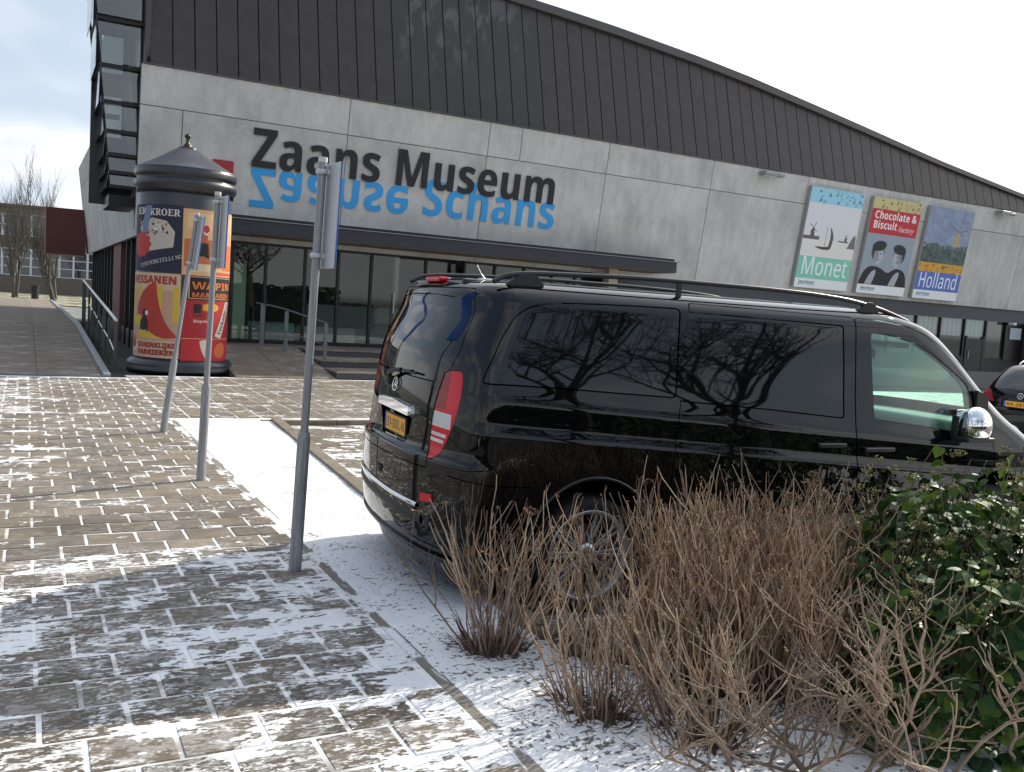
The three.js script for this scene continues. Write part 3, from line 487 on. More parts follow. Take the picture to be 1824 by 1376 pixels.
// ---------------------------------------------------------------- three poster boards
{
  const speck = (x, w, y0, y1, col) => { const r = rng(Math.round(y0) + 9); for (let i = 0; i < 26; i++) { x.save(); x.translate(r() * w, y0 + 6 + r() * (y1 - y0 - 12)); x.rotate(r() * 6); x.strokeStyle = col; x.fillStyle = col; x.lineWidth = 2.5; x.globalAlpha = 0.5 + 0.4 * r(); x.beginPath(); x.ellipse(0, 0, 4 + r() * 5, 8 + r() * 7, 0, 0, 7); if (i % 3) x.stroke(); else x.fill(); x.restore(); } };
  const foot = (x, w, h) => { x.fillStyle = '#eef0f0'; x.fillRect(0, h * 0.905, w, h * 0.1); x.font = 'bold 20px sans-serif'; x.fillStyle = '#141820'; x.fillText('Zaans Museum', w * 0.07, h * 0.948); x.fillStyle = '#2f8fd0'; x.save(); x.translate(w * 0.07, h * 0.951); x.scale(1, -1); x.fillText('Zaanse Schans', 0, -16 + 16); x.restore(); };
  const smooth = (x, pts) => { x.beginPath(); x.moveTo(...pts[0]); for (let i = 1; i < pts.length - 1; i++) { const a = pts[i], b = pts[i + 1]; x.quadraticCurveTo(a[0], a[1], (a[0] + b[0]) / 2, (a[1] + b[1]) / 2); } x.lineTo(...pts[pts.length - 1]); x.closePath(); x.fill(); };
  const art = [
    (x, w, h) => { // sailing boats and mills, mint title band
      x.fillStyle = '#dfe2e4'; x.fillRect(0, 0, w, h); x.fillStyle = '#e9e4df'; x.fillRect(0, h * 0.50, w, h * 0.22);
      x.fillStyle = '#9fd6ea'; x.fillRect(0, 0, w, h * 0.15); speck(x, w, 0, h * 0.15, '#3c6478');
      const mill = (cx, by, s) => { x.fillStyle = '#5b5654'; smooth(x, [[cx - 16 * s, by], [cx - 8 * s, by - 46 * s], [cx + 8 * s, by - 46 * s], [cx + 16 * s, by]]); x.strokeStyle = '#5b5654'; x.lineWidth = 4 * s; for (const a of [0.6, 2.2, 3.75, 5.3]) { x.beginPath(); x.moveTo(cx, by - 46 * s); x.lineTo(cx + Math.cos(a) * 34 * s, by - 46 * s + Math.sin(a) * 34 * s); x.stroke(); } };
      x.fillStyle = '#6a6461'; x.fillRect(0, h * 0.475, w * 0.3, h * 0.035); mill(w * 0.16, h * 0.48, 1.2); mill(w * 0.80, h * 0.50, 0.7); x.fillRect(w * 0.66, h * 0.497, w * 0.2, h * 0.012);
      x.fillStyle = '#4a4543'; smooth(x, [[w * 0.24, h * 0.575], [w * 0.30, h * 0.60], [w * 0.52, h * 0.605], [w * 0.56, h * 0.565], [w * 0.40, h * 0.575]]);
      x.fillStyle = '#5a5552'; smooth(x, [[w * 0.49, h * 0.57], [w * 0.52, h * 0.46], [w * 0.46, h * 0.35], [w * 0.57, h * 0.45], [w * 0.55, h * 0.57]]); x.fillRect(w * 0.42, h * 0.37, 3, h * 0.2);
      x.fillStyle = '#77706c'; smooth(x, [[w * 0.86, h * 0.55], [w * 0.97, h * 0.36], [w * 1.0, h * 0.56]]); x.fillRect(w * 0.84, h * 0.553, w * 0.16, 8);
      x.fillStyle = '#86cfb8'; x.fillRect(0, h * 0.68, w, h * 0.23); x.fillStyle = '#f2f7f4'; x.font = '120px sans-serif'; x.save(); x.translate(w * 0.06, h * 0.865); x.scale((w * 0.88) / x.measureText('Monet').width, 1.35); x.fillText('Monet', 0, 0); x.restore(); foot(x, w, h);
    },
    (x, w, h) => { // cream strip, red title, two figures with hoods
      x.fillStyle = '#9aa5b2'; x.fillRect(0, 0, w, h); x.fillStyle = '#cfc48c'; x.fillRect(0, 0, w, h * 0.115); speck(x, w, 0, h * 0.115, '#7b5236');
      x.fillStyle = '#c4303c'; x.fillRect(0, h * 0.115, w, h * 0.255); x.fillStyle = '#f4eeee'; x.font = 'bold 58px sans-serif'; x.save(); x.translate(w * 0.07, h * 0.215); x.scale(w * 0.88 / x.measureText('Chocolate &').width, 1.25); x.fillText('Chocolate &', 0, 0); x.restore();
      x.save(); x.translate(w * 0.07, h * 0.315); x.scale(w * 0.50 / x.measureText('Biscuit').width, 1.25); x.fillText('Biscuit', 0, 0); x.restore(); x.font = 'italic 38px sans-serif'; x.save(); x.translate(w * 0.60, h * 0.325); x.scale(w * 0.32 / x.measureText('Factory').width, 1.2); x.fillText('Factory', 0, 0); x.restore();
      const blob = (cx, cy, rx, ry, a, c, n = 9) => { for (let q = 0; q < n; q++) { const k = 1.15 - 0.55 * q / n; x.globalAlpha = 0.26; x.fillStyle = c; x.beginPath(); x.ellipse(cx, cy, rx * k, ry * k, a, 0, 7); x.fill(); } x.globalAlpha = 1; };
      const head = (cx, cy, s, f) => { blob(cx - 6 * s * f, cy - 4 * s, 42 * s, 44 * s, 0, '#2b2e33', 14); blob(cx + 4 * s * f, cy + 14 * s, 32 * s, 44 * s, 0.08 * f, '#b9bdc1', 14); blob(cx - 14 * s * f, cy + 22 * s, 14 * s, 30 * s, 0, '#868c93', 6); blob(cx - 6 * s, cy + 6 * s, 6 * s, 3.5 * s, 0, '#454a51', 6); blob(cx + 17 * s, cy + 6 * s, 6 * s, 3.5 * s, 0, '#454a51', 6); blob(cx + 7 * s * f, cy + 20 * s, 4 * s, 9 * s, 0, '#94999f', 5); blob(cx + 5 * s * f, cy + 37 * s, 10 * s, 3 * s, 0, '#5b6067', 6); blob(cx - 2 * s * f, cy - 32 * s, 46 * s, 24 * s, -0.15 * f, '#24272c', 16); };
      x.fillStyle = '#1c1f24'; smooth(x, [[0, h * 0.91], [w * 0.04, h * 0.78], [w * 0.18, h * 0.70], [w * 0.42, h * 0.72], [w * 0.56, h * 0.78], [w * 0.72, h * 0.70], [w * 0.94, h * 0.74], [w, h * 0.91]]);
      head(w * 0.30, h * 0.56, 1.35, 1); head(w * 0.72, h * 0.575, 1.3, -1);
      x.fillStyle = '#aab0b6'; for (const c of [0.13, 0.62]) { smooth(x, [[w * c, h * 0.90], [w * (c + 0.05), h * 0.80], [w * (c + 0.16), h * 0.735], [w * (c + 0.20), h * 0.77], [w * (c + 0.14), h * 0.90]]); } foot(x, w, h);
    },
    (x, w, h) => { // painted river view, ochre strip, blue title band
      const g = rng(4); x.fillStyle = '#8593b0'; x.fillRect(0, 0, w, h * 0.60); for (let i = 0; i < 260; i++) { x.globalAlpha = 0.22; x.fillStyle = ['#9aa6bf', '#7f8cab', '#a9b0c0'][i % 3]; x.beginPath(); x.ellipse(g() * w, g() * h * 0.45, 14 + g() * 40, 6 + g() * 16, g(), 0, 7); x.fill(); } x.globalAlpha = 1;
      x.fillStyle = '#4d5d5e'; x.fillRect(0, h * 0.44, w, h * 0.18); for (let i = 0; i < 380; i++) { x.globalAlpha = 0.45; x.fillStyle = ['#2f3d3c', '#5f6e66', '#3f5248', '#6d7b76'][i % 4]; const yy = h * (0.40 + 0.22 * g()); x.beginPath(); x.ellipse(g() * w, yy, 6 + g() * 24, 3 + g() * 10, g() * 3, 0, 7); x.fill(); } x.globalAlpha = 1;
      x.fillStyle = '#b3a27c'; smooth(x, [[w * 0.62, h * 0.40], [w * 0.69, h * 0.22], [w * 0.75, h * 0.22], [w * 0.82, h * 0.40]]); x.strokeStyle = '#6b675e'; x.lineWidth = 6; x.beginPath(); x.moveTo(w * 0.72, h * 0.24); x.lineTo(w * 0.80, h * 0.01); x.moveTo(w * 0.72, h * 0.24); x.lineTo(w * 0.55, h * 0.19); x.moveTo(w * 0.72, h * 0.24); x.lineTo(w * 0.93, h * 0.21); x.stroke();
      x.fillStyle = '#d9a43a'; x.fillRect(0, h * 0.60, w, h * 0.10); speck(x, w, h * 0.60, h * 0.70, '#6e4a1e'); x.fillStyle = '#5a74c0'; x.fillRect(0, h * 0.70, w, h * 0.21); x.fillStyle = '#eef1f8'; x.font = '110px sans-serif'; x.save(); x.translate(w * 0.06, h * 0.875); x.scale(w * 0.88 / x.measureText('Holland').width, 1.35); x.fillText('Holland', 0, 0); x.restore(); foot(x, w, h);
    }];
  const lab = ['tall poster board with sailing boats and a mint green title band', 'tall poster board with two hooded figures under a red title band', 'tall poster board with a painted river view above a blue title band'];
  [[21.83, 24.22], [24.66, 27.02], [27.44, 29.80]].forEach(([U0, U1], i) => {
    const y0 = 2.965, L = 3.22, b = thing('poster_board', lab[i], 'poster', UN((U0 + U1) / 2, BN + Math.tan(LEAN) * (y0 - WY0), y0), TF, 'poster boards on the museum wall');
    const w = U1 - U0, tilt = g => g.rotateX(LEAN);
    mesh('frame', tilt(rbox(-w / 2, w / 2, 0, L, 0.03, 0.155, 0.012)), std({ color: lin(0.40, 0.40, 0.39), roughness: 0.6, metalness: 0.3 }), b);
    const fc = new THREE.PlaneGeometry(w - 0.03, L - 0.03); fc.translate(0, L / 2, 0.159);
    mesh('print', tilt(fc), std({ map: canvasTex(480, 648, art[i]), roughness: 0.55 }), b);
  });
}
// ================================================================ ENTRANCE STEPS, RAMPS, RAILINGS
{
  const pt = dataTex(512, 512, (u, v) => { const a = tn(u, v, 6, 5, 71), b = tn(u, v, 60, 3, 72); const s = sstep(0.60, 0.68, 0.6 * a + 0.4 * tn(u, v, 30, 3, 73)); const k = 0.9 + 0.5 * (a - 0.5) + 0.3 * (b - 0.5); return mix3([0.205 * k, 0.165 * k, 0.125 * k], [0.6, 0.6, 0.6], s * 0.2); });
  const tread = std({ map: pt, roughness: 0.85 }), riser = std({ color: lin(0.055, 0.062, 0.066), roughness: 0.7 });
  const st = thing('entrance_steps', 'three wide low steps with dark risers leading to the glass entrance', 'steps', UN(5.62, -18.1), TF);
  const S = (U0, U1, y0, y1, N0, N1) => box(U0 - 5.62, U1 - 5.62, y0, y1, N0 + 18.1, N1 + 18.1);
  [[0.15, -18.12], [0.30, -19.30], [0.45, -20.6]].forEach(([y, N], i) => {
    const Nb = [-19.3, -20.6, -22.30][i];
    const r = mesh('step', mUV(S(5.62 + i * 0.001, 16.2, -0.15, y - 0.03, Nb, N - 0.012), 0.4), riser, st);
    for (let U = 5.62; U < 16.1; U += 1.18) mesh('tread_slab', mUV(rbox(U - 5.62 + 0.004, Math.min(U + 1.18, 16.2) - 5.62 - 0.004, y - 0.03, y, Nb + 18.1, N + 18.1 + 0.004, 0.005, 1), 0.5, U, i), tread, r);
  });
  const hr = mesh('handrail', merge([tube([[-0.95, 1.42, -3.3], [-0.55, 1.34, -2.55], [-0.1, 1.17, -1.65], [0.12, 1.09, -1.2]], 0.021, 20, 8), bar([-0.85, 0.98, -3.1], [0.08, 0.62, -1.25], 0.012, 6)]), M.galvDark, st);
  mesh('post', rbox(-0.90, -0.80, 0.3, 1.41, -3.1, -3.06, 0.01), M.galvDark, hr); mesh('post', rbox(-0.50, -0.41, 0.12, 1.28, -2.5, -2.46, 0.01), M.galvDark, hr); mesh('post', rbox(0.05, 0.13, 0.0, 1.1, -1.26, -1.22, 0.01), M.galvDark, hr);
  // short access ramp beside the steps
  const rampPoly = (pts, U0, U1) => { const s = new THREE.Shape(pts.map(([N, y]) => new THREE.Vector2(-N, y))); const g = new THREE.ExtrudeGeometry(s, { depth: U1 - U0, bevelEnabled: false }); g.rotateY(Math.PI / 2); return g; };
  const ar = thing('access_ramp', 'short brown paved ramp beside the entrance steps', 'ramp', UN(3.6, -18.0), TF);
  // shape x = -N after turning about y: x -> -z, so z = -x = N
  const am = rampPoly([[0, -0.15], [-0.05, 0.0], [-3.2, 0.43], [-4.3, 0.445], [-4.3, -0.15]], 0, 2.0);
  const base = mesh('ramp_body', mUV(am, 0.5), tread, ar);
  for (let j = 0; j < 6; j++) for (let i = 0; i < 2; i++) { const g = rbox(i * 1.0 + 0.006, i * 1.0 + 0.994, -0.02, 0.012, -0.52, 0, 0.004, 1); g.rotateX(Math.atan2(0.43, 3.15)); g.translate(0, 0.008 + j * 0.0725, -0.06 - j * 0.528); mesh('ramp_slab', mUV(g, 0.5, i, j * 0.7), tread, base); }

  // long ramp on the left with steel edge
  const gr = thing('long_ramp', 'wide brown paved ramp with a steel edge strip rising past the left wing', 'ramp', UN(-6, -17.63), TF);
  const rm = rampPoly([[0, -0.2], [0, 0.012], [-10.87, 0.46], [-41, 0.46], [-41, -0.2]], 0, 7.3);
  const rb = mesh('ramp_body', mUV(rm, 0.45), tread, gr);
  const ang = Math.atan2(0.45, 10.87);
  for (let j = 0; j < 14; j++) for (let i = 0; i < 6; i++) { const g = rbox(1.2 + i * 1.0 + 0.006, 1.2 + i * 1.0 + 0.994, -0.02, 0.01, -0.77, 0, 0.004, 1); g.rotateX(ang); g.translate(0, 0.016 + j * 0.0323, -0.02 - j * 0.776); mesh('ramp_slab', mUV(g, 0.45, i * 0.37, j * 0.61), tread, rb); }
  const ed = rbox(7.24, 7.36, -0.16, 0.05, -10.9, 0, 0.01); ed.rotateX(ang); ed.translate(0, 0.01, 0.02);
  mesh('steel_edge', merge([ed, rbox(7.24, 7.36, 0.3, 0.51, -41, -10.85, 0.01)]), M.galv, gr);
  mesh('front_edge', box(0, 7.36, -0.2, 0.03, 0.0, 0.03), M.galvDark, gr);
  // railing beside it
  const rl = thing('ramp_railing', 'grey railing with a pale handrail beside the left wing', 'railing', UN(1.56, -19.35), TF);
  const top = z => 0.95 + 0.0632 * -z;
  mesh('handrail', bar([0, top(0), 0.05], [0, top(-11.6), -11.6], 0.030), M.steelWhite, rl);
  mesh('mid_rail', tube([[0, 0.32, -0.1], [0, 0.46, -1.2], [0, 0.66, -3.8], [0, 0.90, -6.6], [0, 1.18, -10.8]], 0.014, 24, 6), M.steelWhite, rl);
  for (const z of [0, -1.5, -3.1, -4.8, -6.6, -8.6, -10.6, -11.6]) mesh('post', rbox(-0.028, 0.028, -0.1, top(z), z - 0.028, z + 0.028, 0.006), std({ color: lin(0.075, 0.09, 0.085), roughness: 0.6 }), rl);
  // earth strip between ramp and wing
  const es = box(1.37, 3.58, -0.2, -0.03, -46, -17.64); es.rotateY(TF);
  struct('earth_strip', mUV(es, 0.6), std({ map: dataTex(256, 256, (u, v) => { const k = 0.02 + 0.035 * tn(u, v, 30, 4, 81); return [k, k * 1.08, k * 0.75]; }), roughness: 1 }));
}
// ================================================================ ADVERTISING PILLAR
{
  const C = [-6.62, 0, -18.25], face = Math.atan2(-C[0], -C[2]);      // turn so that local +z looks at the square
  const pl = thing('advertising_pillar', 'round dark iron advertising pillar with pointed roof and old posters', 'pillar', C, face);
  const lathe = (pts, seg = 64) => new THREE.LatheGeometry(pts.map(p => new THREE.Vector2(...p)), seg);
  mesh('base', lathe([[0, 0], [0.985, 0], [0.99, 0.07], [0.97, 0.13], [0.985, 0.15], [0.98, 0.2], [0.93, 0.245], [0.885, 0.27], [0, 0.275]]), M.darkIron, pl);
  mesh('drum', lathe([[0, 0.26], [0.868, 0.262], [0.868, 3.50], [0, 3.51]], 96), M.darkIron, pl);
  mesh('cornice', lathe([[0.5, 3.42], [0.89, 3.43], [0.90, 3.50], [0.94, 3.54], [0.955, 3.60], [0.955, 3.66], [0.91, 3.69], [0.895, 3.72], [0.93, 3.75], [0.95, 3.78], [0.95, 3.86], [0.93, 3.90], [0.80, 3.93], [0.3, 3.94]]), M.darkIron, pl);
  mesh('roof', lathe([[0.93, 3.88], [0.945, 3.905], [0.62, 4.08], [0.42, 4.20], [0.27, 4.30], [0.19, 4.345], [0.0, 4.37]]), phy({ color: lin(0.10, 0.105, 0.125), roughness: 0.38, metalness: 0.35, clearcoat: 0.3 }), pl);
  mesh('finial', lathe([[0, 4.33], [0.17, 4.335], [0.18, 4.36], [0.11, 4.38], [0.075, 4.40], [0.085, 4.42], [0.05, 4.44], [0.03, 4.50], [0.032, 4.545], [0.058, 4.575], [0.062, 4.60], [0.04, 4.635], [0, 4.65]], 24), phy({ color: lin(0.06, 0.052, 0.04), roughness: 0.4, metalness: 0.6 }), pl);
  const wrinkle = dataTex(256, 256, (u, v) => { const k = 0.5 + 0.6 * (tn(u, v, 5, 5, 15) - 0.5) + 0.25 * sstep(0.03, 0.0, Math.abs(tn(u, v, 4, 3, 17) - 0.5)); return [k, k, k]; }, { srgb: false });
  const patch = (s0, s1, y0, y1, draw, w, h, lift = 0.006) => {        // s: sine of the angle seen from the square
    const a0 = Math.asin(clamp(s0, -1, 1)), a1 = s1 > 1 ? Math.PI / 2 + (s1 - 1) : Math.asin(s1), r = 0.868 + lift;
    const g = new THREE.CylinderGeometry(r, r, y1 - y0, 40, 1, true, a0, a1 - a0); g.translate(0, (y0 + y1) / 2, 0);
    mesh('poster', g, std({ map: canvasTex(w, h, draw), color: lin(0.82, 0.8, 0.78), roughness: 0.6, side: THREE.DoubleSide, bumpMap: wrinkle, bumpScale: 0.004 }), pl);
  };
  // dark blue poster with a bouquet and white letters
  patch(-1, -0.04, 1.93, 3.18, (x, w, h) => {
    x.fillStyle = '#1d1f3c'; x.fillRect(0, 0, w, h); x.fillStyle = '#e6e2d8'; x.font = 'bold 78px serif'; x.fillText('IER', w * 0.20, h * 0.15); x.fillText('KROER', w * 0.51, h * 0.165);
    x.fillStyle = '#c6bfb4'; x.beginPath(); [[0.30, 0.33], [0.55, 0.20], [0.78, 0.24], [0.90, 0.40], [0.88, 0.63], [0.52, 0.70], [0.30, 0.55]].forEach((p, i) => x[i ? 'lineTo' : 'moveTo'](p[0] * w, p[1] * h)); x.fill();
    const r = rng(3); for (let i = 0; i < 60; i++) { x.fillStyle = ['#efe9dc', '#d9d4c8', '#33352f', '#c9534e', '#8e8b80'][Math.floor(r() * 5)]; x.beginPath(); x.arc(w * (0.28 + 0.52 * r()), h * (0.24 + 0.2 * r()), 4 + 10 * r(), 0, 7); x.fill(); }
    x.fillStyle = '#6f86a6'; x.beginPath(); x.moveTo(w * 0.42, 0.02 * h); x.lineTo(w * 0.55, 0.02 * h); x.lineTo(w * 0.47, h * 0.42); x.lineTo(w * 0.34, h * 0.42); x.fill();
    x.fillStyle = '#c13a36'; x.beginPath(); for (let i = 0; i <= 200; i++) { const t = i / 200 * 2 * Math.PI, q = 1 + 0.07 * Math.cos(t * 11); x.lineTo(w * (0.34 + 0.20 * q * Math.cos(t)), h * (0.60 + 0.19 * q * Math.sin(t))); } x.fill();
    x.fillStyle = '#d8d6cf'; x.font = '44px serif'; const s = 'TENTOONSTELLING'; [...s].forEach((c, i) => { const t = i / (s.length - 1); x.save(); x.translate(w * (0.34 + 0.62 * t), h * (0.955 - 0.16 * t)); x.rotate(-0.22); x.fillText(c, 0, 0); x.restore(); });
  }, 620, 560);
  // tall orange poster with a figure
  patch(-0.035, 1.25, 1.90, 3.14, (x, w, h) => {
    x.fillStyle = '#e3b583'; x.fillRect(0, 0, w, h); x.fillStyle = '#c9713c'; x.fillRect(w * 0.02, h * 0.45, w * 0.5, h * 0.42); x.fillStyle = '#e07a45'; x.fillRect(w * 0.52, h * 0.5, w * 0.46, h * 0.4); x.fillStyle = '#eec79a'; x.fillRect(w * 0.05, h * 0.05, w * 0.9, h * 0.25);
    x.fillStyle = '#c0653c'; x.beginPath(); x.ellipse(w * 0.22, h * 0.42, w * 0.07, h * 0.10, 0.3, 0, 7); x.fill(); x.fillStyle = '#f0d6c0'; x.beginPath(); x.arc(w * 0.27, h * 0.33, w * 0.035, 0, 7); x.fill(); x.fillStyle = '#bb3a34'; x.beginPath(); x.arc(w * 0.27, h * 0.285, w * 0.04, 0, 7); x.fill();
    x.fillStyle = '#1b1a1c'; x.beginPath(); [[0.17, 0.50], [0.30, 0.50], [0.32, 0.74], [0.24, 0.70], [0.15, 0.72], [0.19, 0.62]].forEach((p, i) => x[i ? 'lineTo' : 'moveTo'](p[0] * w, p[1] * h)); x.fill(); x.fillStyle = '#e2cfae'; x.fillRect(w * 0.10, h * 0.82, w * 0.24, h * 0.12); x.fillStyle = '#d8573a'; x.fillRect(w * 0.36, h * 0.93, w * 0.6, h * 0.05);
  }, 700, 480);
  // lower left poster: red curtain, dog, title and maker in red
  patch(-1, -0.04, 0.30, 1.90, (x, w, h) => {
    x.fillStyle = '#d9b79a'; x.fillRect(0, 0, w, h); x.fillStyle = '#c79f86'; x.fillRect(w * 0.1, h * 0.2, w * 0.88, h * 0.6); x.fillStyle = '#d9b63e'; for (const c of [0.13, 0.30, 0.66, 0.9]) x.fillRect(w * c, h * 0.15, w * 0.09, h * 0.42); x.fillRect(w * 0.10, h * 0.52, w * 0.34, h * 0.10); x.fillRect(w * 0.3, h * 0.69, w * 0.55, h * 0.08);
    x.fillStyle = '#b5392d'; x.beginPath(); x.moveTo(w * 0.56, h * 0.13); x.quadraticCurveTo(w * 0.26, h * 0.30, w * 0.28, h * 0.50); x.quadraticCurveTo(w * 0.42, h * 0.48, w * 0.50, h * 0.66); x.quadraticCurveTo(w * 0.75, h * 0.82, w * 0.98, h * 0.74); x.quadraticCurveTo(w * 0.70, h * 0.56, w * 0.66, h * 0.13); x.fill();
    x.fillStyle = '#1d1a1e'; x.beginPath(); x.ellipse(w * 0.45, h * 0.60, w * 0.085, h * 0.085, 0.3, 0, 7); x.fill(); x.beginPath(); x.ellipse(w * 0.47, h * 0.475, w * 0.06, h * 0.045, 0, 0, 7); x.fill(); x.fillRect(w * 0.36, h * 0.62, w * 0.03, h * 0.06); x.fillRect(w * 0.50, h * 0.62, w * 0.03, h * 0.08); x.fillStyle = '#e9e0d8'; x.beginPath(); x.ellipse(w * 0.50, h * 0.475, w * 0.03, h * 0.03, 0, 0, 7); x.fill();
    x.fillStyle = '#b8332c'; x.beginPath(); x.ellipse(w * 0.16, h * 0.84, w * 0.10, h * 0.06, 0, 0, 7); x.fill(); x.strokeStyle = '#efe6d8'; x.lineWidth = 8; x.beginPath(); x.ellipse(w * 0.17, h * 0.86, w * 0.12, h * 0.06, 0, 0, 3.2); x.stroke(); x.fillStyle = '#4c5a2c'; for (let i = 0; i < 9; i++) x.fillRect(w * (0.09 + i * 0.016), h * (0.74 + 0.01 * (i % 3)), 4, h * 0.06);
    const red = (t, y, sz, x0, wd) => { x.font = `bold ${sz}px sans-serif`; x.lineWidth = 5; x.strokeStyle = '#3a1a18'; x.fillStyle = '#c2352f'; x.save(); x.translate(w * x0, h * y); x.scale(w * wd / x.measureText(t).width, 1); x.strokeText(t, 0, 0); x.fillText(t, 0, 0); x.restore(); };
    red('WESSANEN', 0.125, 78, 0.10, 0.85); red('KONINKLIJKE', 0.88, 50, 0.32, 0.64); red('FABRIEKEN', 0.965, 50, 0.32, 0.64);
  }, 560, 640);
  // black poster with orange capitals
  patch(0.12, 0.985, 1.46, 1.88, (x, w, h) => { x.fillStyle = '#16120f'; x.fillRect(0, 0, w, h); x.strokeStyle = '#e9b58a'; x.lineWidth = 16; x.strokeRect(0, 0, w, h); const o = (t, y, s) => { x.font = `bold ${s}px sans-serif`; x.fillStyle = '#ef7a2e'; x.save(); x.translate(w * 0.05, h * y); x.scale(w * 0.9 / x.measureText(t).width, 1); x.fillText(t, 0, 0); x.restore(); }; o('WAPIN', 0.56, 130); o('MARGARINE', 0.93, 86); }, 480, 280, 0.009);
  // red poster with crest and a slanted white label
  patch(0.0, 0.985, 0.26, 1.43, (x, w, h) => {
    x.fillStyle = '#b3232f'; x.fillRect(0, 0, w, h); x.fillStyle = '#e9b58a'; x.fillRect(0, h * 0.62, w, 6); x.fillStyle = '#c22c33'; x.fillRect(0, h * 0.64, w, h * 0.36); x.fillStyle = '#2b1512'; x.fillRect(w * 0.17, h * 0.06, w * 0.12, h * 0.15); x.fillStyle = '#e9b32d'; x.beginPath(); x.ellipse(w * 0.47, h * 0.11, w * 0.15, h * 0.07, 0, 0, 7); x.fill(); x.fillRect(w * 0.32, h * 0.06, w * 0.14, h * 0.10);
    x.fillStyle = '#3a1512'; x.font = 'bold 34px sans-serif'; x.fillText('ZAAN', w * 0.16, h * 0.27); x.fillStyle = '#efe3dc'; x.font = 'bold 38px sans-serif'; x.fillText('Duyvis', w * 0.17, h * 0.36);
    x.save(); x.translate(w * 0.62, h * 0.60); x.rotate(-1.22); x.fillStyle = '#f0e0cf'; x.fillRect(0, -34, h * 0.66, 74); x.fillStyle = '#2a2422'; x.font = 'italic bold 60px serif'; x.fillText('Verkade', 24, 22); x.restore();
    x.fillStyle = '#e0743e'; x.beginPath(); x.ellipse(w * 0.70, h * 0.82, w * 0.14, h * 0.13, 0.3, 0, 7); x.fill(); x.fillStyle = '#ecd9c9'; x.beginPath(); x.moveTo(w * 0.28, h * 0.66); x.quadraticCurveTo(w * 0.30, h * 0.85, w * 0.42, h * 0.99); x.lineTo(w * 0.47, h * 0.99); x.quadraticCurveTo(w * 0.36, h * 0.82, w * 0.42, h * 0.63); x.fill();
  }, 480, 600);
}
// ================================================================ SIGN POSTS
{
  const labels = ['galvanised sign post in the shaded paving with its sign before the wall lettering', 'galvanised sign post standing on sunlit paving beside the snowy bed, sign before the pillar', 'galvanised sign post tilted sideways, standing at the far corner of the snowy bed'];
  const post = (base, top, yaw, h, i) => {
    const p = thing('sign_post', labels[i], 'sign post', base, 0, 'sign posts along the paving edge');
    const ax = V(top[0] - base[0], top[1], top[2] - base[2]).normalize(), q = new THREE.Quaternion().setFromUnitVectors(V(0, 1, 0), ax).multiply(new THREE.Quaternion().setFromAxisAngle(V(0, 1, 0), yaw));
    const P = (n, g, m, par) => { if (!par) g.applyQuaternion(q); else g.applyQuaternion(q); return mesh(n, g, m, par || p); };
    const pole = P('pole', new THREE.LatheGeometry([[0.0, -0.05], [0.038, -0.05], [0.038, 0.80], [0.034, 0.835], [0.024, 0.845], [0.024, h], [0.0, h]].map(v => new THREE.Vector2(...v)), 24), M.galv);
    mUV(pole.geometry);
    const y0 = h - 0.62, y1 = h - 0.015, x0 = 0.07, x1 = 0.40;
    // tray-shaped aluminium panel seen from behind, blue face on the other side
    const z0 = -0.03, sgn = P('sign_panel', rbox(x0 - 0.2, x1 - 0.2, y0, y1, z0 - 0.012, z0, 0.004, 1), M.alu);
    P('sign_rim', merge([rbox(x0 - 0.2, x1 - 0.2, y1 - 0.012, y1, z0 - 0.016, z0 - 0.001, 0.004, 1), rbox(x0 - 0.2, x1 - 0.2, y0, y0 + 0.012, z0 - 0.016, z0 - 0.001, 0.004, 1), rbox(x0 - 0.2, x0 - 0.188, y0, y1, z0 - 0.016, z0 - 0.001, 0.004, 1), rbox(x1 - 0.212, x1 - 0.2, y0, y1, z0 - 0.016, z0 - 0.001, 0.004, 1)]), M.blue, sgn);
    P('sign_face', rbox(x0 - 0.19, x1 - 0.21, y0 + 0.012, y1 - 0.012, z0 - 0.019, z0 - 0.0125, 0.002, 1), M.blue, sgn);
    for (const y of [y0 + 0.07, y1 - 0.05]) P('clamp', merge([new THREE.TorusGeometry(0.031, 0.007, 8, 20).rotateX(Math.PI / 2).scale(1, 2.2, 1).translate(0, y, 0), rbox(-0.012, 0.05, y - 0.016, y + 0.016, z0 - 0.002, -0.018, 0.004, 1)]), std({ color: lin(0.55, 0.55, 0.56), roughness: 0.4, metalness: 0.6 }));
    P('cap', new THREE.CylinderGeometry(0.026, 0.027, 0.03, 16).translate(0, h + 0.005, 0), std({ color: lin(0.6, 0.6, 0.6), roughness: 0.6 }));
    return p;
  };
  // the panel lies behind the post and is seen at a very flat angle
  const yw = R(-57);
  post([-1.239, 0, -5.447], [-1.184, 2.444, -5.447], yw, 2.44, 0);
  post([-2.652, 0, -7.898], [-2.593, 2.465, -7.898], yw, 2.46, 1);
  post([-3.941, 0, -10.401], [-3.634, 2.52, -10.401], yw, 2.5, 2);
}
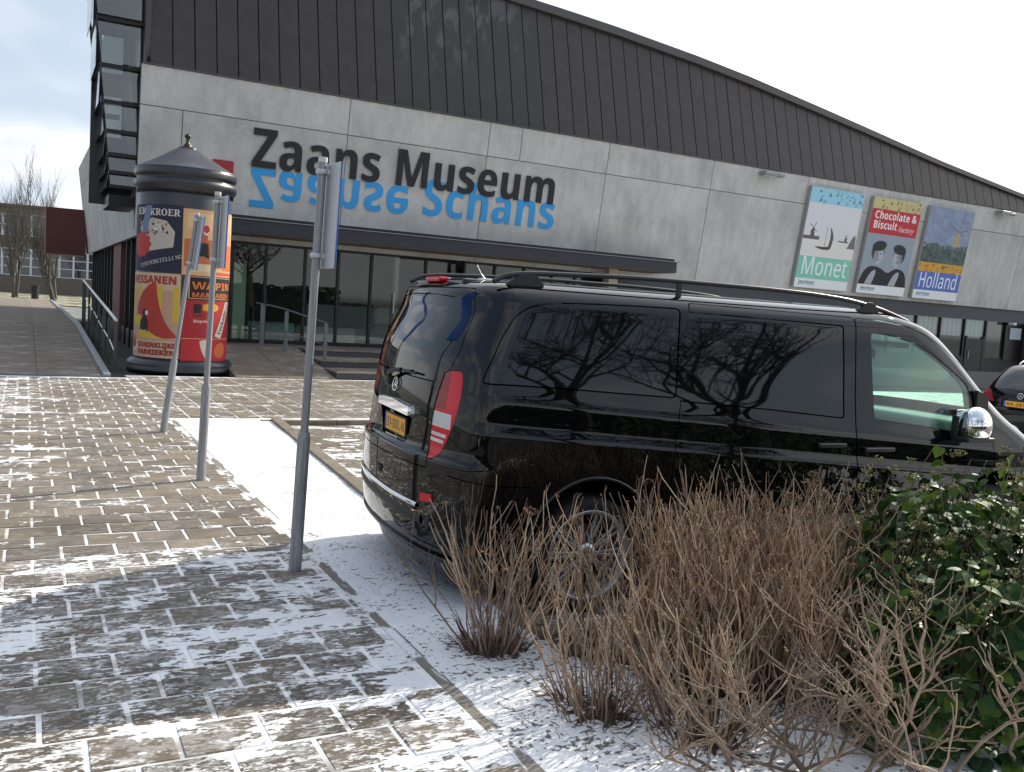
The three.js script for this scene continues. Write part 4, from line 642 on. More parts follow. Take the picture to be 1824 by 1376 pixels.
// ================================================================ BLACK VAN
const ev = new Evaluator(); ev.attributes = ['position', 'normal']; ev.useGroups = false;
const brush = g => { let q = g.index ? g : BGU.mergeVertices(g, 1e-5); for (const k of Object.keys(q.attributes)) if (k !== 'position' && k !== 'normal') q.deleteAttribute(k); const b = new Brush(q); b.updateMatrixWorld(true); return b; };
const sub = (a, b) => { const r = ev.evaluate(a, b, SUBTRACTION); r.updateMatrixWorld(true); return r; };
const cut = (a, b) => { const r = ev.evaluate(a, b, INTERSECTION); r.updateMatrixWorld(true); return r; };
function pchip(X, Y) { const n = X.length, h = [], d = [], m = new Array(n).fill(0); for (let i = 0; i < n - 1; i++) { h[i] = X[i + 1] - X[i]; d[i] = (Y[i + 1] - Y[i]) / h[i]; } m[0] = d[0]; m[n - 1] = d[n - 2]; for (let i = 1; i < n - 1; i++) { if (d[i - 1] * d[i] > 0) { const w1 = 2 * h[i] + h[i - 1], w2 = h[i] + 2 * h[i - 1]; m[i] = (w1 + w2) / (w1 / d[i - 1] + w2 / d[i]); } } return x => { if (x <= X[0]) return Y[0]; if (x >= X[n - 1]) return Y[n - 1]; let i = 0; while (x > X[i + 1]) i++; const t = (x - X[i]) / h[i], t2 = t * t, t3 = t2 * t; return (2 * t3 - 3 * t2 + 1) * Y[i] + (t3 - 2 * t2 + t) * h[i] * m[i] + (-2 * t3 + 3 * t2) * Y[i + 1] + (t3 - t2) * h[i] * m[i + 1]; }; }
// body as a stack of rounded plan outlines
function loftBody(o, inset = 0) {
  const W = pchip(o.yw, o.w), XR = pchip(o.yr, o.xr), XF = pchip(o.yf, o.xf), ys = o.ys, nr = 26, ns = o.ns || 44, pos = [], idx = [];
  const ring = y0 => {
    const y = y0, w = Math.max(0.05, W(y) - inset), xr = XR(y) + inset, xf = XF(y) - inset, P = [];
    for (let i = 0; i <= nr; i++) { const f = Math.PI * (0.5 - i / nr), c = Math.pow(Math.abs(Math.cos(f)), 2 / o.pr), q = Math.pow(Math.abs(Math.sin(f)), 2 / o.pr) * Math.sign(Math.sin(f)); const z = w * q; P.push([xr + o.kr * z * z + o.lr * (1 - c), z]); }
    const xa = xr + o.kr * w * w + o.lr, xb = xf - o.kf * w * w - o.lf;
    for (let i = 1; i < ns; i++) P.push([mix(xa, xb, i / ns), -w]);
    for (let i = 0; i <= nr; i++) { const f = Math.PI * (-0.5 + i / nr), c = Math.pow(Math.abs(Math.cos(f)), 2 / o.pf), q = Math.pow(Math.abs(Math.sin(f)), 2 / o.pf) * Math.sign(Math.sin(f)); const z = w * q; P.push([xf - o.kf * z * z - o.lf * (1 - c), z]); }
    for (let i = 1; i < ns; i++) P.push([mix(xb, xa, i / ns), w]);
    return P;
  };
  let n = 0; ys.forEach((y, j) => { const P = ring(y); n = P.length; let yy = y; if (inset) { if (j === 0) yy += inset; if (j === ys.length - 1) yy -= inset; yy = Math.min(yy, ys[ys.length - 1] - inset); } for (const [x, z] of P) pos.push(x, o.warp(x, yy), z); });
  for (let j = 0; j + 1 < ys.length; j++) for (let i = 0; i < n; i++) { const a = j * n + i, b = j * n + (i + 1) % n; idx.push(a, b, a + n, b, b + n, a + n); }
  const cap = (j, up) => { const c = pos.length / 3; let x = 0, y = 0, z = 0; for (let i = 0; i < n; i++) { x += pos[(j * n + i) * 3]; y += pos[(j * n + i) * 3 + 1]; z += pos[(j * n + i) * 3 + 2]; } pos.push(x / n, y / n + (up ? 0.006 : 0), z / n); for (let i = 0; i < n; i++) { const a = j * n + i, b = j * n + (i + 1) % n; up ? idx.push(a, b, c) : idx.push(b, a, c); } };
  cap(0, false); cap(ys.length - 1, true);
  const g = new THREE.BufferGeometry(); g.setAttribute('position', new THREE.Float32BufferAttribute(pos, 3)); g.setIndex(idx);
  // make sure faces look outwards
  const v = (i, k) => pos[i * 3 + k]; let vol = 0; for (let i = 0; i < idx.length; i += 3) { const [a, b, c] = [idx[i], idx[i + 1], idx[i + 2]]; vol += v(a, 0) * (v(b, 1) * v(c, 2) - v(b, 2) * v(c, 1)) - v(a, 1) * (v(b, 0) * v(c, 2) - v(b, 2) * v(c, 0)) + v(a, 2) * (v(b, 0) * v(c, 1) - v(b, 1) * v(c, 0)); }
  if (vol < 0) { for (let i = 0; i < idx.length; i += 3) { const t = idx[i + 1]; idx[i + 1] = idx[i + 2]; idx[i + 2] = t; } g.setIndex(idx); }
  g.computeVertexNormals(); return g;
}
const shapeOf = pts => new THREE.Shape(pts.map(p => new THREE.Vector2(p[0], p[1])));
function area(p) { let a = 0; for (let i = 0; i < p.length; i++) { const q = p[(i + 1) % p.length]; a += p[i][0] * q[1] - q[0] * p[i][1]; } return a / 2; }
function offsetPoly(p, d) { const s = area(p) > 0 ? 1 : -1, n = p.length; return p.map((c, i) => { const a = p[(i + n - 1) % n], b = p[(i + 1) % n]; let e1 = [c[0] - a[0], c[1] - a[1]], e2 = [b[0] - c[0], b[1] - c[1]]; const l1 = Math.hypot(...e1) || 1, l2 = Math.hypot(...e2) || 1; const n1 = [-e1[1] / l1 * s, e1[0] / l1 * s], n2 = [-e2[1] / l2 * s, e2[0] / l2 * s]; let m = [n1[0] + n2[0], n1[1] + n2[1]]; const l = Math.hypot(...m) || 1; m = [m[0] / l, m[1] / l]; const k = d / Math.max(0.45, m[0] * n1[0] + m[1] * n1[1]); return [c[0] + m[0] * k, c[1] + m[1] * k]; }); }
function roundPoly(p, r, seg = 5) { const out = [], n = p.length; for (let i = 0; i < n; i++) { const a = p[(i + n - 1) % n], c = p[i], b = p[(i + 1) % n]; const l1 = Math.hypot(a[0] - c[0], a[1] - c[1]), l2 = Math.hypot(b[0] - c[0], b[1] - c[1]), k = Math.min(r, l1 * 0.45, l2 * 0.45); const P = [c[0] + (a[0] - c[0]) / l1 * k, c[1] + (a[1] - c[1]) / l1 * k], Q = [c[0] + (b[0] - c[0]) / l2 * k, c[1] + (b[1] - c[1]) / l2 * k]; for (let s = 0; s <= seg; s++) { const t = s / seg, u = 1 - t; out.push([u * u * P[0] + 2 * u * t * c[0] + t * t * Q[0], u * u * P[1] + 2 * u * t * c[1] + t * t * Q[1]]); } } return out; }
const prismZ = (pts, z0, z1) => { const p = area(pts) > 0 ? pts : pts.slice().reverse(); const g = new THREE.ExtrudeGeometry(shapeOf(p), { depth: z1 - z0, bevelEnabled: false }); g.translate(0, 0, z0); return g; };          // (s, y) outline
const prismX = (pts, x0, x1) => { const p = pts.map(([z, y]) => [-z, y]); const g = prismZ(p, 0, x1 - x0); g.rotateY(Math.PI / 2); g.translate(x0, 0, 0); return g; };   // (z, y) outline: z' = -x = z
const prismD = (pts, d0, d1, side = 1) => { const g = prismZ(pts, d0, d1); g.rotateY(-Math.PI / 4); if (side < 0) { g.scale(1, 1, -1); const p = g.attributes.position; for (let i = 0; i < p.count; i += 3) for (const A of Object.values(g.attributes)) { const s = A.itemSize; for (let e = 0; e < s; e++) { const t = A.array[(i + 1) * s + e]; A.array[(i + 1) * s + e] = A.array[(i + 2) * s + e]; A.array[(i + 2) * s + e] = t; } } } return g; };   // (t, y) outline seen from the corner: t = (s + z) / sqrt 2
const mirrorZ = g => { g = (g.index ? g.toNonIndexed() : g.clone()); g.scale(1, 1, -1); const p = g.attributes.position; for (let i = 0; i < p.count; i += 3) for (const A of Object.values(g.attributes)) { const s = A.itemSize; for (let e = 0; e < s; e++) { const t = A.array[(i + 1) * s + e]; A.array[(i + 1) * s + e] = A.array[(i + 2) * s + e]; A.array[(i + 2) * s + e] = t; } } return g; };
function plateTex(txt, rows = 1) { return canvasTex(420, 96, (x, w, h) => { x.fillStyle = '#f0ab12'; x.fillRect(0, 0, w, h); x.fillStyle = '#1f3fb0'; x.fillRect(0, 0, 34, h); x.strokeStyle = '#2a2208'; x.lineWidth = 3; x.strokeRect(2, 2, w - 4, h - 4); x.fillStyle = '#141210'; x.font = 'bold 74px sans-serif'; const m = x.measureText(txt).width; x.save(); x.translate(48, 75); x.scale((w - 66) / m, 1); x.fillText(txt, 0, 0); x.restore(); }); }
function wheelParts(parent, x, z, side, r = 0.335, rr = 0.262, nsp = 10) {
  const wh = new THREE.Group(); wh.name = 'wheel'; wh.position.set(x, r, z); wh.rotation.y = side > 0 ? 0 : Math.PI; parent.add(wh);
  const lat = pts => { const g = new THREE.LatheGeometry(pts.map(p => new THREE.Vector2(...p)), 48); g.rotateX(Math.PI / 2); return g; };
  mesh('tyre', lat([[rr - 0.01, -0.21], [rr + 0.03, -0.225], [r - 0.02, -0.22], [r, -0.19], [r, -0.02], [r - 0.018, 0.0], [rr + 0.03, 0.01], [rr - 0.004, -0.005], [rr - 0.01, -0.02]]), M.rubber, wh);
  const rim = mesh('rim', merge([lat([[rr - 0.055, -0.2], [rr - 0.045, -0.06], [rr - 0.02, -0.03], [rr - 0.018, -0.002], [rr - 0.004, 0.004], [rr + 0.002, -0.004], [rr, -0.03], [rr - 0.03, -0.07], [rr - 0.035, -0.2]]), lat([[0.0, -0.02], [0.03, -0.018], [0.062, -0.03], [0.066, -0.05], [0.06, -0.09], [0, -0.09]])]), M.rim, wh);
  for (let i = 0; i < nsp; i++) { for (const d of [-0.08, 0.08]) { const a = i / nsp * 2 * Math.PI + d; const g = rbox(0.05, rr - 0.015, -0.0085, 0.0085, -0.055, -0.03, 0.004, 1); g.rotateZ(a); mesh('spoke', g, M.rim, wh); } }
  mesh('brake_disc', lat([[0, -0.13], [0.16, -0.13], [0.16, -0.15], [0, -0.15]]), std({ color: lin(0.14, 0.14, 0.14), roughness: 0.45, metalness: 0.8 }), wh);
  return wh;
}
function starBadge(r) { const gs = [new THREE.TorusGeometry(r, r * 0.11, 8, 32)]; for (let i = 0; i < 3; i++) { const a = Math.PI / 2 + i * 2 * Math.PI / 3; const g = new THREE.ConeGeometry(r * 0.2, r, 4); g.scale(1, 1, 0.5); g.translate(0, r * 0.5, 0); g.rotateZ(a - Math.PI / 2); gs.push(g); } return merge(gs); }

const van = thing('black_van', 'shiny black passenger van with roof rails and tinted windows parked beside the hedge', 'van', [0.104, -0.05, -5.982], TV);
{
  const gw = y => sstep(0.3, 0.7, y) * (1 - sstep(1.3, 1.76, y));
  const O = {
    yw: [.15, .25, .35, .5, .65, .8, .93, .945, 1.0, 1.015, 1.125, 1.145, 1.25, 1.4, 1.55, 1.7, 1.74, 1.77, 1.80, 1.835, 1.86, 1.875],
    w: [.86, .895, .92, .94, .952, .957, .957, .955, .942, .941, .934, .929, .9114, .8862, .861, .8358, .829, .813, .785, .73, .60, .3],
    yr: [.15, .25, .33, .42, .55, .68, .745, .76, .80, 1.0, 1.2, 1.3, 1.5, 1.7, 1.76, 1.80, 1.835, 1.86, 1.875],
    xr: [-.82, -.88, -.93, -.955, -.965, -.963, -.958, -.94, -.925, -.915, -.89, -.875, -.82, -.755, -.742, -.725, -.675, -.55, -.25],
    yf: [.15, .25, .4, .6, .8, .92, 1.0, 1.06, 1.10, 1.271, 1.435, 1.583, 1.709, 1.76, 1.80, 1.835, 1.86, 1.875],
    xf: [4.25, 4.36, 4.44, 4.46, 4.45, 4.42, 4.38, 4.31, 4.22, 3.92, 3.60, 3.30, 3.05, 2.93, 2.80, 2.66, 2.45, 2.1],
    kr: 0.10, lr: 0.22, pr: 3.0, kf: 0.12, lf: 0.45, pf: 2.5, ns: 60, ys: [], warp: (s, y) => y - 0.075 * gw(y) * (clamp(s, -0.95, 3.3) - 0.5)
  };
  const yset = new Set(); for (let y = 0.15; y < 1.70; y += 0.03) yset.add(+y.toFixed(3)); for (const y of [.735, .745, .752, .76, .77, .925, .935, .945, .955, .99, 1.0, 1.008, 1.018, 1.12, 1.128, 1.136, 1.145, 1.155, 1.70, 1.72, 1.74, 1.76, 1.775, 1.79, 1.80, 1.81, 1.82, 1.83, 1.838, 1.846, 1.853, 1.86, 1.866, 1.871, 1.875]) yset.add(y);
  O.ys = [...yset].sort((a, b) => a - b);
  const solid = brush(loftBody(O)), in4 = brush(loftBody(O, 0.005)), in9 = brush(loftBody(O, 0.010)), in60 = brush(loftBody(O, 0.06));
  const cavity = cut(in60, brush(box(2.02, 3.95, 0.72, 1.80, -1.2, 1.2)));
  let body = sub(solid, cavity);
  // wheel arches
  const archC = x => new THREE.CylinderGeometry(0.405, 0.405, 0.5, 48).rotateX(Math.PI / 2).translate(x, 0.37, 0.80);
  for (const x of [0, 3.28]) { body = sub(body, brush(archC(x))); body = sub(body, brush(mirrorZ(archC(x)))); }
  const side = (pts, z0 = 0.55, z1 = 1.15) => [brush(prismZ(pts, z0, z1)), brush(mirrorZ(prismZ(pts, z0, z1)))];
  // outlines on the side, metres from the rear axle
  const quarter = roundPoly([[-.702, 1.292], [-.69, 1.345], [-.60, 1.540], [-.52, 1.660], [-.445, 1.713], [-.35, 1.742], [-.22, 1.754], [.02, 1.763], [.27, 1.767], [.572, 1.769], [.527, 1.24], [.12, 1.259], [-.235, 1.278], [-.57, 1.290]], 0.035, 4);
  const slideW = roundPoly([[.597, 1.756], [1.09, 1.747], [1.55, 1.74], [1.848, 1.733], [1.852, 1.476], [1.847, 1.131], [1.22, 1.18], [.546, 1.223]], 0.03, 4);
  const frontW = roundPoly([[2.082, 1.697], [2.20, 1.694], [2.353, 1.677], [2.497, 1.644], [2.645, 1.583], [2.80, 1.501], [2.925, 1.43], [3.005, 1.375], [3.028, 1.32], [3.045, 1.20], [3.05, 1.035], [2.113, 1.131]], 0.03, 4);
  const slideD = roundPoly([[.642, 1.80], [1.948, 1.785], [1.938, 1.12], [1.955, .75], [1.955, .30], [.515, .30], [.512, .80], [.522, .95]], 0.03, 3);
  const frontD = roundPoly([[1.958, 1.785], [2.20, 1.775], [2.40, 1.752], [2.58, 1.705], [2.76, 1.628], [2.92, 1.54], [3.06, 1.455], [3.16, 1.385], [3.225, 1.30], [3.25, 1.0], [3.285, .77], [3.27, .30], [1.965, .30], [1.965, .75], [1.948, 1.12]], 0.03, 3);
  // dark glazing of the rear half
  const parts = {};
  const takeOut = (key, pts, gap, src = in4) => { const grown = offsetPoly(pts, -gap); const [a, b] = side(grown); const [c, d] = side(pts, 0.57, 1.15); parts[key] = [cut(src, c), cut(src, d)]; body = sub(sub(body, a), b); };
  takeOut('quarter', offsetPoly(quarter, 0.008), 0.008);
  // doors, then their windows
  const doorOut = pts => { const [c, d] = side(pts, 0.62, 1.15); const A = cut(body, c), B = cut(body, d); const [a, b] = side(offsetPoly(pts, -0.006), 0.62, 1.15); body = sub(sub(body, a), b); return [A, B]; };
  let [sdN, sdF] = doorOut(slideD), [fdN, fdF] = doorOut(frontD);
  { const pts = offsetPoly(slideW, 0.008); const [a, b] = side(slideW, 0.5, 1.15), [c, d] = side(pts, 0.63, 1.15); parts.slide = [cut(in4, c), cut(in4, d)]; sdN = sub(sdN, a); sdF = sub(sdF, b); }
  const shell = sub(in4, in9);
  { const pts = offsetPoly(frontW, 0.004); const [a, b] = side(frontW, 0.4, 1.2), [c, d] = side(pts, 0.5, 1.15); parts.front = [cut(shell, c), cut(shell, d)]; fdN = sub(fdN, a); fdF = sub(fdF, b); body = sub(sub(body, a), b); }
  // windscreen
  const scr = roundPoly([[-.70, 1.16], [.70, 1.16], [.62, 1.70], [-.62, 1.70]], 0.06, 4);
  body = sub(body, brush(prismX(scr, 2.35, 4.25))); parts.screen = cut(shell, brush(prismX(offsetPoly(scr, 0.004), 2.35, 4.25)));
  // tailgate with its window, lamps at the corners
  const lampP = [[-.006, 1.351], [.006, 1.30], [.0085, 1.223], [-.004, 1.139], [-.03, 1.044], [-.073, .944], [-.119, .873], [-.163, .849], [-.204, .844], [-.2136, .944], [-.2036, 1.046], [-.199, 1.122], [-.1966, 1.232], [-.183, 1.283], [-.151, 1.322], [-.098, 1.347]];
  const lamp = roundPoly(lampP, 0.02, 3);
  const lampN = cut(in4, brush(prismD(offsetPoly(lamp, 0.005), 0.9, 1.6))), lampF = cut(in4, brush(prismD(offsetPoly(lamp, 0.005), 0.9, 1.6, -1)));
  body = sub(sub(body, brush(prismD(lamp, 1.02, 1.6))), brush(prismD(lamp, 1.02, 1.6, -1)));
  const gate = roundPoly([[-.63, .80], [.63, .80], [.60, .95], [.60, 1.26], [.66, 1.34], [.70, 1.45], [.66, 1.66], [.60, 1.80], [-.60, 1.80], [-.66, 1.66], [-.70, 1.45], [-.66, 1.34], [-.60, 1.26], [-.60, .95]], 0.03, 3);
  const gb = brush(prismX(gate, -1.3, -0.60));
  let tg = cut(body, gb); body = sub(body, brush(prismX(offsetPoly(gate, -0.006), -1.3, -0.60)));
  const rw = roundPoly([[-.57, 1.285], [.57, 1.265], [.64, 1.45], [.60, 1.66], [.54, 1.745], [.2, 1.765], [-.2, 1.765], [-.54, 1.745], [-.60, 1.66], [-.64, 1.45]], 0.05, 4);
  parts.rear = cut(in4, brush(prismX(offsetPoly(rw, 0.006), -1.3, -0.55))); tg = sub(tg, brush(prismX(rw, -1.3, -0.57)));
  const rec = roundPoly([[-.24, 1.062], [.36, 1.062], [.31, .885], [-.13, .885]], 0.03, 3);
  tg = sub(tg, brush(prismX(rec, -1.3, -0.885)));
  // body seams on the near quarter: door track and bumper joint
  const trk = [[-.53, 1.116], [.50, 1.024], [.50, 1.017], [-.53, 1.109]];
  body = sub(body, brush(prismZ(trk, 0.90, 1.2)));
  const bmp = [[-1.3, .812], [-.86, .790], [-.62, .752], [-.40, .742], [-.40, .736], [-.62, .746], [-.86, .784], [-1.3, .806]];
  body = sub(body, brush(prismZ(bmp, 0.80, 1.2)));

  const G = b => b.geometry;
  const bd = mesh('body', G(body), M.paint, van);
  mesh('sliding_door', G(sdN), M.paint, van); mesh('rear_side_door', G(sdF), M.paint, van);
  const fd = mesh('front_door', G(fdN), M.paint, van), fd2 = mesh('front_door', G(fdF), M.paint, van);
  const tgm = mesh('tailgate', G(tg), M.paint, van);
  parts.quarter.forEach(p => mesh('rear_quarter_window', G(p), M.tint, van));
  parts.slide.forEach(p => mesh('sliding_door_window', G(p), M.tint, van));
  mesh('window', G(parts.front[0]), M.carGlass, fd); mesh('window', G(parts.front[1]), M.carGlass, fd2);
  mesh('windscreen', G(parts.screen), M.carGlass, van);
  mesh('rear_window', G(parts.rear), M.tint, tgm);
  // lamps: red body, clear reversing block, two pale bars
  const lampSet = (lb, sgn) => {
    const band = (y0, y1, t0, t1, sl) => brush(prismD([[t0, y0], [t1, y0 + sl], [t1, y1 + sl], [t0, y1]], 0.9, 1.7, sgn));
    let red = lb; const clear = band(1.036, 1.118, -0.26, -0.052, -0.012), b1 = band(0.985, 1.004, -0.26, -0.082, -0.012), b2 = band(0.952, 0.971, -0.26, -0.098, -0.012);
    const lp = mesh('tail_lamp', new THREE.BufferGeometry(), M.redLens, van); lp.geometry = G(sub(sub(sub(red, clear), b1), b2));
    const inner = brush(prismD([[-.26, 1.13], [-.105, 1.13], [-.085, 1.36], [-.26, 1.36]], 0.9, 1.7, sgn));
    mesh('inner_lens', G(cut(cut(in4, brush(prismD(offsetPoly(lamp, 0.012), 0.9, 1.6, sgn))), inner)).scale(1.0008, 1, 1.0008), M.redLensDark, lp);
    mesh('reversing_lens', G(cut(red, clear)), M.whiteLens, lp); mesh('lens_bar', G(cut(red, b1)), M.whiteLens, lp); mesh('lens_bar', G(cut(red, b2)), M.whiteLens, lp);
  };
  lampSet(lampN, 1); lampSet(lampF, -1);
  // number plate, chrome grip, badge, wiper
  const pz = 0.085;
  const np = mesh('number_plate', rbox(-0.006, 0.006, -0.058, 0.058, -0.205, 0.205, 0.004, 1).translate(-0.91, 0.968, pz), M.plastic, van);
  { const f = new THREE.PlaneGeometry(0.40, 0.105); f.rotateY(-Math.PI / 2); f.translate(-0.9185, 0.968, pz); mesh('plate_face', f, std({ map: plateTex('51-DDL-N'), roughness: 0.45 }), np); }
  const grip = new THREE.ExtrudeGeometry(shapeOf(roundPoly([[-0.30, -0.012], [0.30, -0.022], [0.29, 0.022], [0.0, 0.036], [-0.29, 0.026]], 0.02, 4)), { depth: 0.03, bevelEnabled: true, bevelSize: 0.008, bevelThickness: 0.012, bevelSegments: 3 }); grip.rotateY(-Math.PI / 2); grip.translate(-0.895, 1.078, pz - 0.01);
  mesh('chrome_grip', grip, M.chrome, tgm);
  mesh('star_badge', starBadge(0.040).rotateY(-Math.PI / 2).rotateZ(-0.1).translate(-0.915, 1.205, 0.04), M.chrome, tgm);
  mesh('badge_lettering', merge([...Array(9)].map((_, i) => rbox(-0.925, -0.919, 0.888, 0.898, -0.07 + i * 0.026, -0.053 + i * 0.026, 0.002, 1))), M.chrome, tgm);
  mesh('wiper', merge([tube([[-0.905, 1.22, -0.06], [-0.935, 1.262, -0.04], [-0.935, 1.29, 0.06], [-0.92, 1.30, 0.16]], 0.014, 16, 8), tube([[-0.915, 1.298, 0.02], [-0.915, 1.300, 0.25], [-0.895, 1.296, 0.36]], 0.007, 12, 6), rbox(-0.94, -0.90, 1.19, 1.25, -0.10, -0.03, 0.015)]), M.plastic, tgm);
  // spoiler lip, high brake lamp, aerial
  const sp = mesh('roof_spoiler', rbox(-0.66, -0.44, 1.80, 1.862, -0.42, 0.42, 0.03, 4), M.paint, van);
  mesh('high_brake_lamp', rbox(-0.69, -0.61, 1.838, 1.870, -0.17, 0.09, 0.015), M.redLens, sp);
  mesh('aerial', merge([tube([[-0.47, 1.86, 0.30], [-0.505, 1.895, 0.30], [-0.512, 1.905, 0.30], [-0.535, 1.945, 0.30]], 0.006, 12, 6), rbox(-0.52, -0.43, 1.85, 1.872, 0.27, 0.33, 0.01)]), M.alu, van);
  // roof rails
  const rail = sg => {
    const z = 0.715 * sg, P = [[-.60, 1.845, z], [-.53, 1.882, z], [-.44, 1.899, z], [-.30, 1.909, z], [-.06, 1.918, z], [.31, 1.930, z], [.8, 1.932, z], [1.3, 1.930, z], [1.7, 1.920, z], [2.0, 1.900, z], [2.27, 1.858, z], [2.40, 1.826, z * 1.0], [2.52, 1.785, z * 1.03]];
    const g = new THREE.TubeGeometry(new THREE.CatmullRomCurve3(P.map(p => V(...p))), 90, 0.0145, 10, false);
    const r = mesh('roof_rail', g, std({ color: lin(0.05, 0.052, 0.056), roughness: 0.32, metalness: 0.6 }), van);
    const foot = (x0, x1) => { const g2 = new THREE.ExtrudeGeometry(shapeOf(roundPoly([[x0 - 0.07, 1.83], [x1 + 0.05, 1.83], [x1, 1.893], [x0 + 0.02, 1.898]], 0.03, 4)), { depth: 0.03, bevelEnabled: true, bevelSize: 0.004, bevelThickness: 0.004, bevelSegments: 2 }); g2.translate(0, 0, z - 0.015); mesh('rail_foot', g2, M.plastic, r); }, foot2 = x => mesh('rail_foot', rbox(x - 0.018, x + 0.018, 1.83, 1.922, z - 0.008, z + 0.008, 0.004), M.plastic, r);
    foot(-0.46, -0.34); foot2(0.62); foot(2.12, 2.2);
  }; rail(1); rail(-1);
  // bumper trim: chrome strip, lower lip, reflector
  const rearCurve = (y, off, z0 = -0.86, z1 = 0.86, dy = 0) => { const W = pchip(O.yw, O.w)(y), xr = pchip(O.yr, O.xr)(y), P = []; for (let i = 0; i <= 24; i++) { const z = mix(z0, z1, i / 24), q = Math.min(0.985, Math.abs(z) / W); P.push([xr + O.kr * z * z + O.lr * (1 - Math.pow(1 - Math.pow(q, O.pr), 1 / O.pr)) - off, O.warp(-0.95, y) + dy * z, z]); } return P; };
  const strip = (y, off, z0, z1, sx, sy, mat, name) => { const g = tube(rearCurve(y, off, z0, z1, -0.03), 1, 60, 10); const c = tube(rearCurve(y, off, z0, z1, -0.03), 0.0001, 60, 10); const p = g.attributes.position, q = c.attributes.position; for (let i = 0; i < p.count; i++) { const dx = p.getX(i) - q.getX(i), dy = p.getY(i) - q.getY(i), dz = p.getZ(i) - q.getZ(i), h = Math.hypot(dx, dz) || 1; p.setXYZ(i, q.getX(i) + dx * sx, q.getY(i) + dy * sy, q.getZ(i) + dz * sx); } g.computeVertexNormals(); return mesh(name, g, mat, van); };
  strip(0.525, 0.004, -0.62, 0.56, 0.010, 0.013, M.chrome, 'chrome_strip');
  strip(0.475, -0.004, -0.66, 0.60, 0.014, 0.028, M.plastic, 'step_pad');
  strip(0.33, 0.0, -0.84, 0.84, 0.02, 0.014, M.paint, 'bumper_lip');
  mesh('rear_reflector', G(cut(brush(loftBody(O, -0.010)), brush(prismX([[.60, .652], [.70, .660], [.70, .618], [.60, .610]], -1.2, -0.7)))), M.redLens, van);
  mesh('towing_eye_hole', G(cut(brush(loftBody(O, -0.006)), brush(prismX(roundPoly([[-.06, .715], [.02, .70], [.01, .66], [-.045, .672]], 0.01, 3), -1.2, -0.8)))), M.rubber, van);
  // side mirrors with bright caps
  const mir = sg => {
    const cap = new THREE.SphereGeometry(1, 40, 28); cap.scale(0.138, 0.142, 0.09); const p = cap.attributes.position; for (let i = 0; i < p.count; i++) { const y = p.getY(i); p.setY(i, y < -0.06 ? -0.06 + (y + 0.06) * 0.25 : y); const x = p.getX(i); if (x < -0.10) p.setX(i, -0.10 + (x + 0.10) * 0.4); } cap.computeVertexNormals(); cap.translate(2.945, 1.095, 1.01 * sg);
    const m = mesh('door_mirror', merge([tube([[2.98, 1.04, 0.90 * sg], [2.97, 1.045, 0.98 * sg], [2.95, 1.055, 1.05 * sg]], 0.035, 10, 10), rbox(2.80, 3.08, 0.995, 1.03, sg > 0 ? 0.94 : -1.085, sg > 0 ? 1.085 : -0.94, 0.017), rbox(2.80, 2.825, 1.02, 1.17, sg > 0 ? 0.935 : -0.985, sg > 0 ? 0.985 : -0.935, 0.01)]), M.plastic, van);
    mesh('mirror_cap', cap, M.chrome, m);
    mesh('mirror_glass', rbox(2.84, 3.05, 1.04, 1.21, sg > 0 ? 0.938 : -0.944, sg > 0 ? 0.944 : -0.938, 0.003), M.chrome, m);
    mesh('sail_plate', prismZ([[3.07, 1.04], [3.20, 1.04], [3.19, 1.30], [3.075, 1.34]], sg > 0 ? 0.875 : -0.905, sg > 0 ? 0.905 : -0.875), M.plastic, m);
  }; mir(1); mir(-1);
  // door handles
  for (const sg of [1, -1]) for (const [par, x0, x1, y] of [[sg > 0 ? null : null, 1.60, 1.84, 0.965], [null, 2.0, 2.27, 0.935]]) { const h = rbox(x0, x1, y - 0.015, y + 0.015, sg > 0 ? 0.944 : -0.972, sg > 0 ? 0.972 : -0.944, 0.0145, 4); mesh('door_handle', h, M.paint, van); }
  // arch lips
  for (const x of [0, 3.28]) for (const sg of [1, -1]) mesh('wheel_arch_trim', new THREE.TorusGeometry(0.415, 0.014, 8, 48, Math.PI * 1.06).rotateZ(-0.09).scale(1, 1, 1.6).translate(x, 0.37, 0.952 * sg), M.paint, van);
  for (const [x, z, s] of [[0, 0.935, 1], [3.28, 0.935, 1], [0, -0.935, -1], [3.28, -0.935, -1]]) wheelParts(van, x, z, s);
  // cabin: floor is the cavity; seats, dashboard, wheel, mirror
  const inn = mesh('dashboard', merge([rbox(3.25, 3.75, 0.74, 1.08, -0.80, 0.80, 0.07, 4), rbox(3.2, 3.4, 0.72, 0.95, -0.2, 0.2, 0.04)]), M.interior, van);
  mesh('steering_wheel', merge([new THREE.TorusGeometry(0.19, 0.016, 10, 36).rotateY(Math.PI / 2).rotateZ(0.45), bar([0, 0, 0], [0.3, -0.14, 0], 0.03), rbox(-0.02, 0.02, -0.05, 0.05, -0.17, 0.17, 0.015)]).translate(3.08, 1.08, -0.40), M.plastic, inn);
  for (const z of [0.42, -0.42]) { const s = mesh('front_seat', merge([rbox(2.25, 2.80, 0.74, 0.90, z - 0.25, z + 0.25, 0.06, 3), rbox(-0.09, 0.07, 0, 0.60, z - 0.24, z + 0.24, 0.06, 3).rotateZ(0.18).translate(2.28, 0.82, 0)]), M.seat, van); mesh('headrest', rbox(2.08, 2.19, 1.42, 1.60, z - 0.13, z + 0.13, 0.045, 3), M.seat, s); }
  mesh('rear_view_mirror', merge([rbox(2.86, 2.90, 1.50, 1.58, -0.13, 0.13, 0.02), bar([2.89, 1.58, 0], [2.95, 1.68, 0], 0.012)]), M.plastic, van);
  mesh('sun_visor', rbox(2.50, 2.72, 1.60, 1.64, 0.15, 0.60, 0.02).rotateZ(0), M.interior, van);
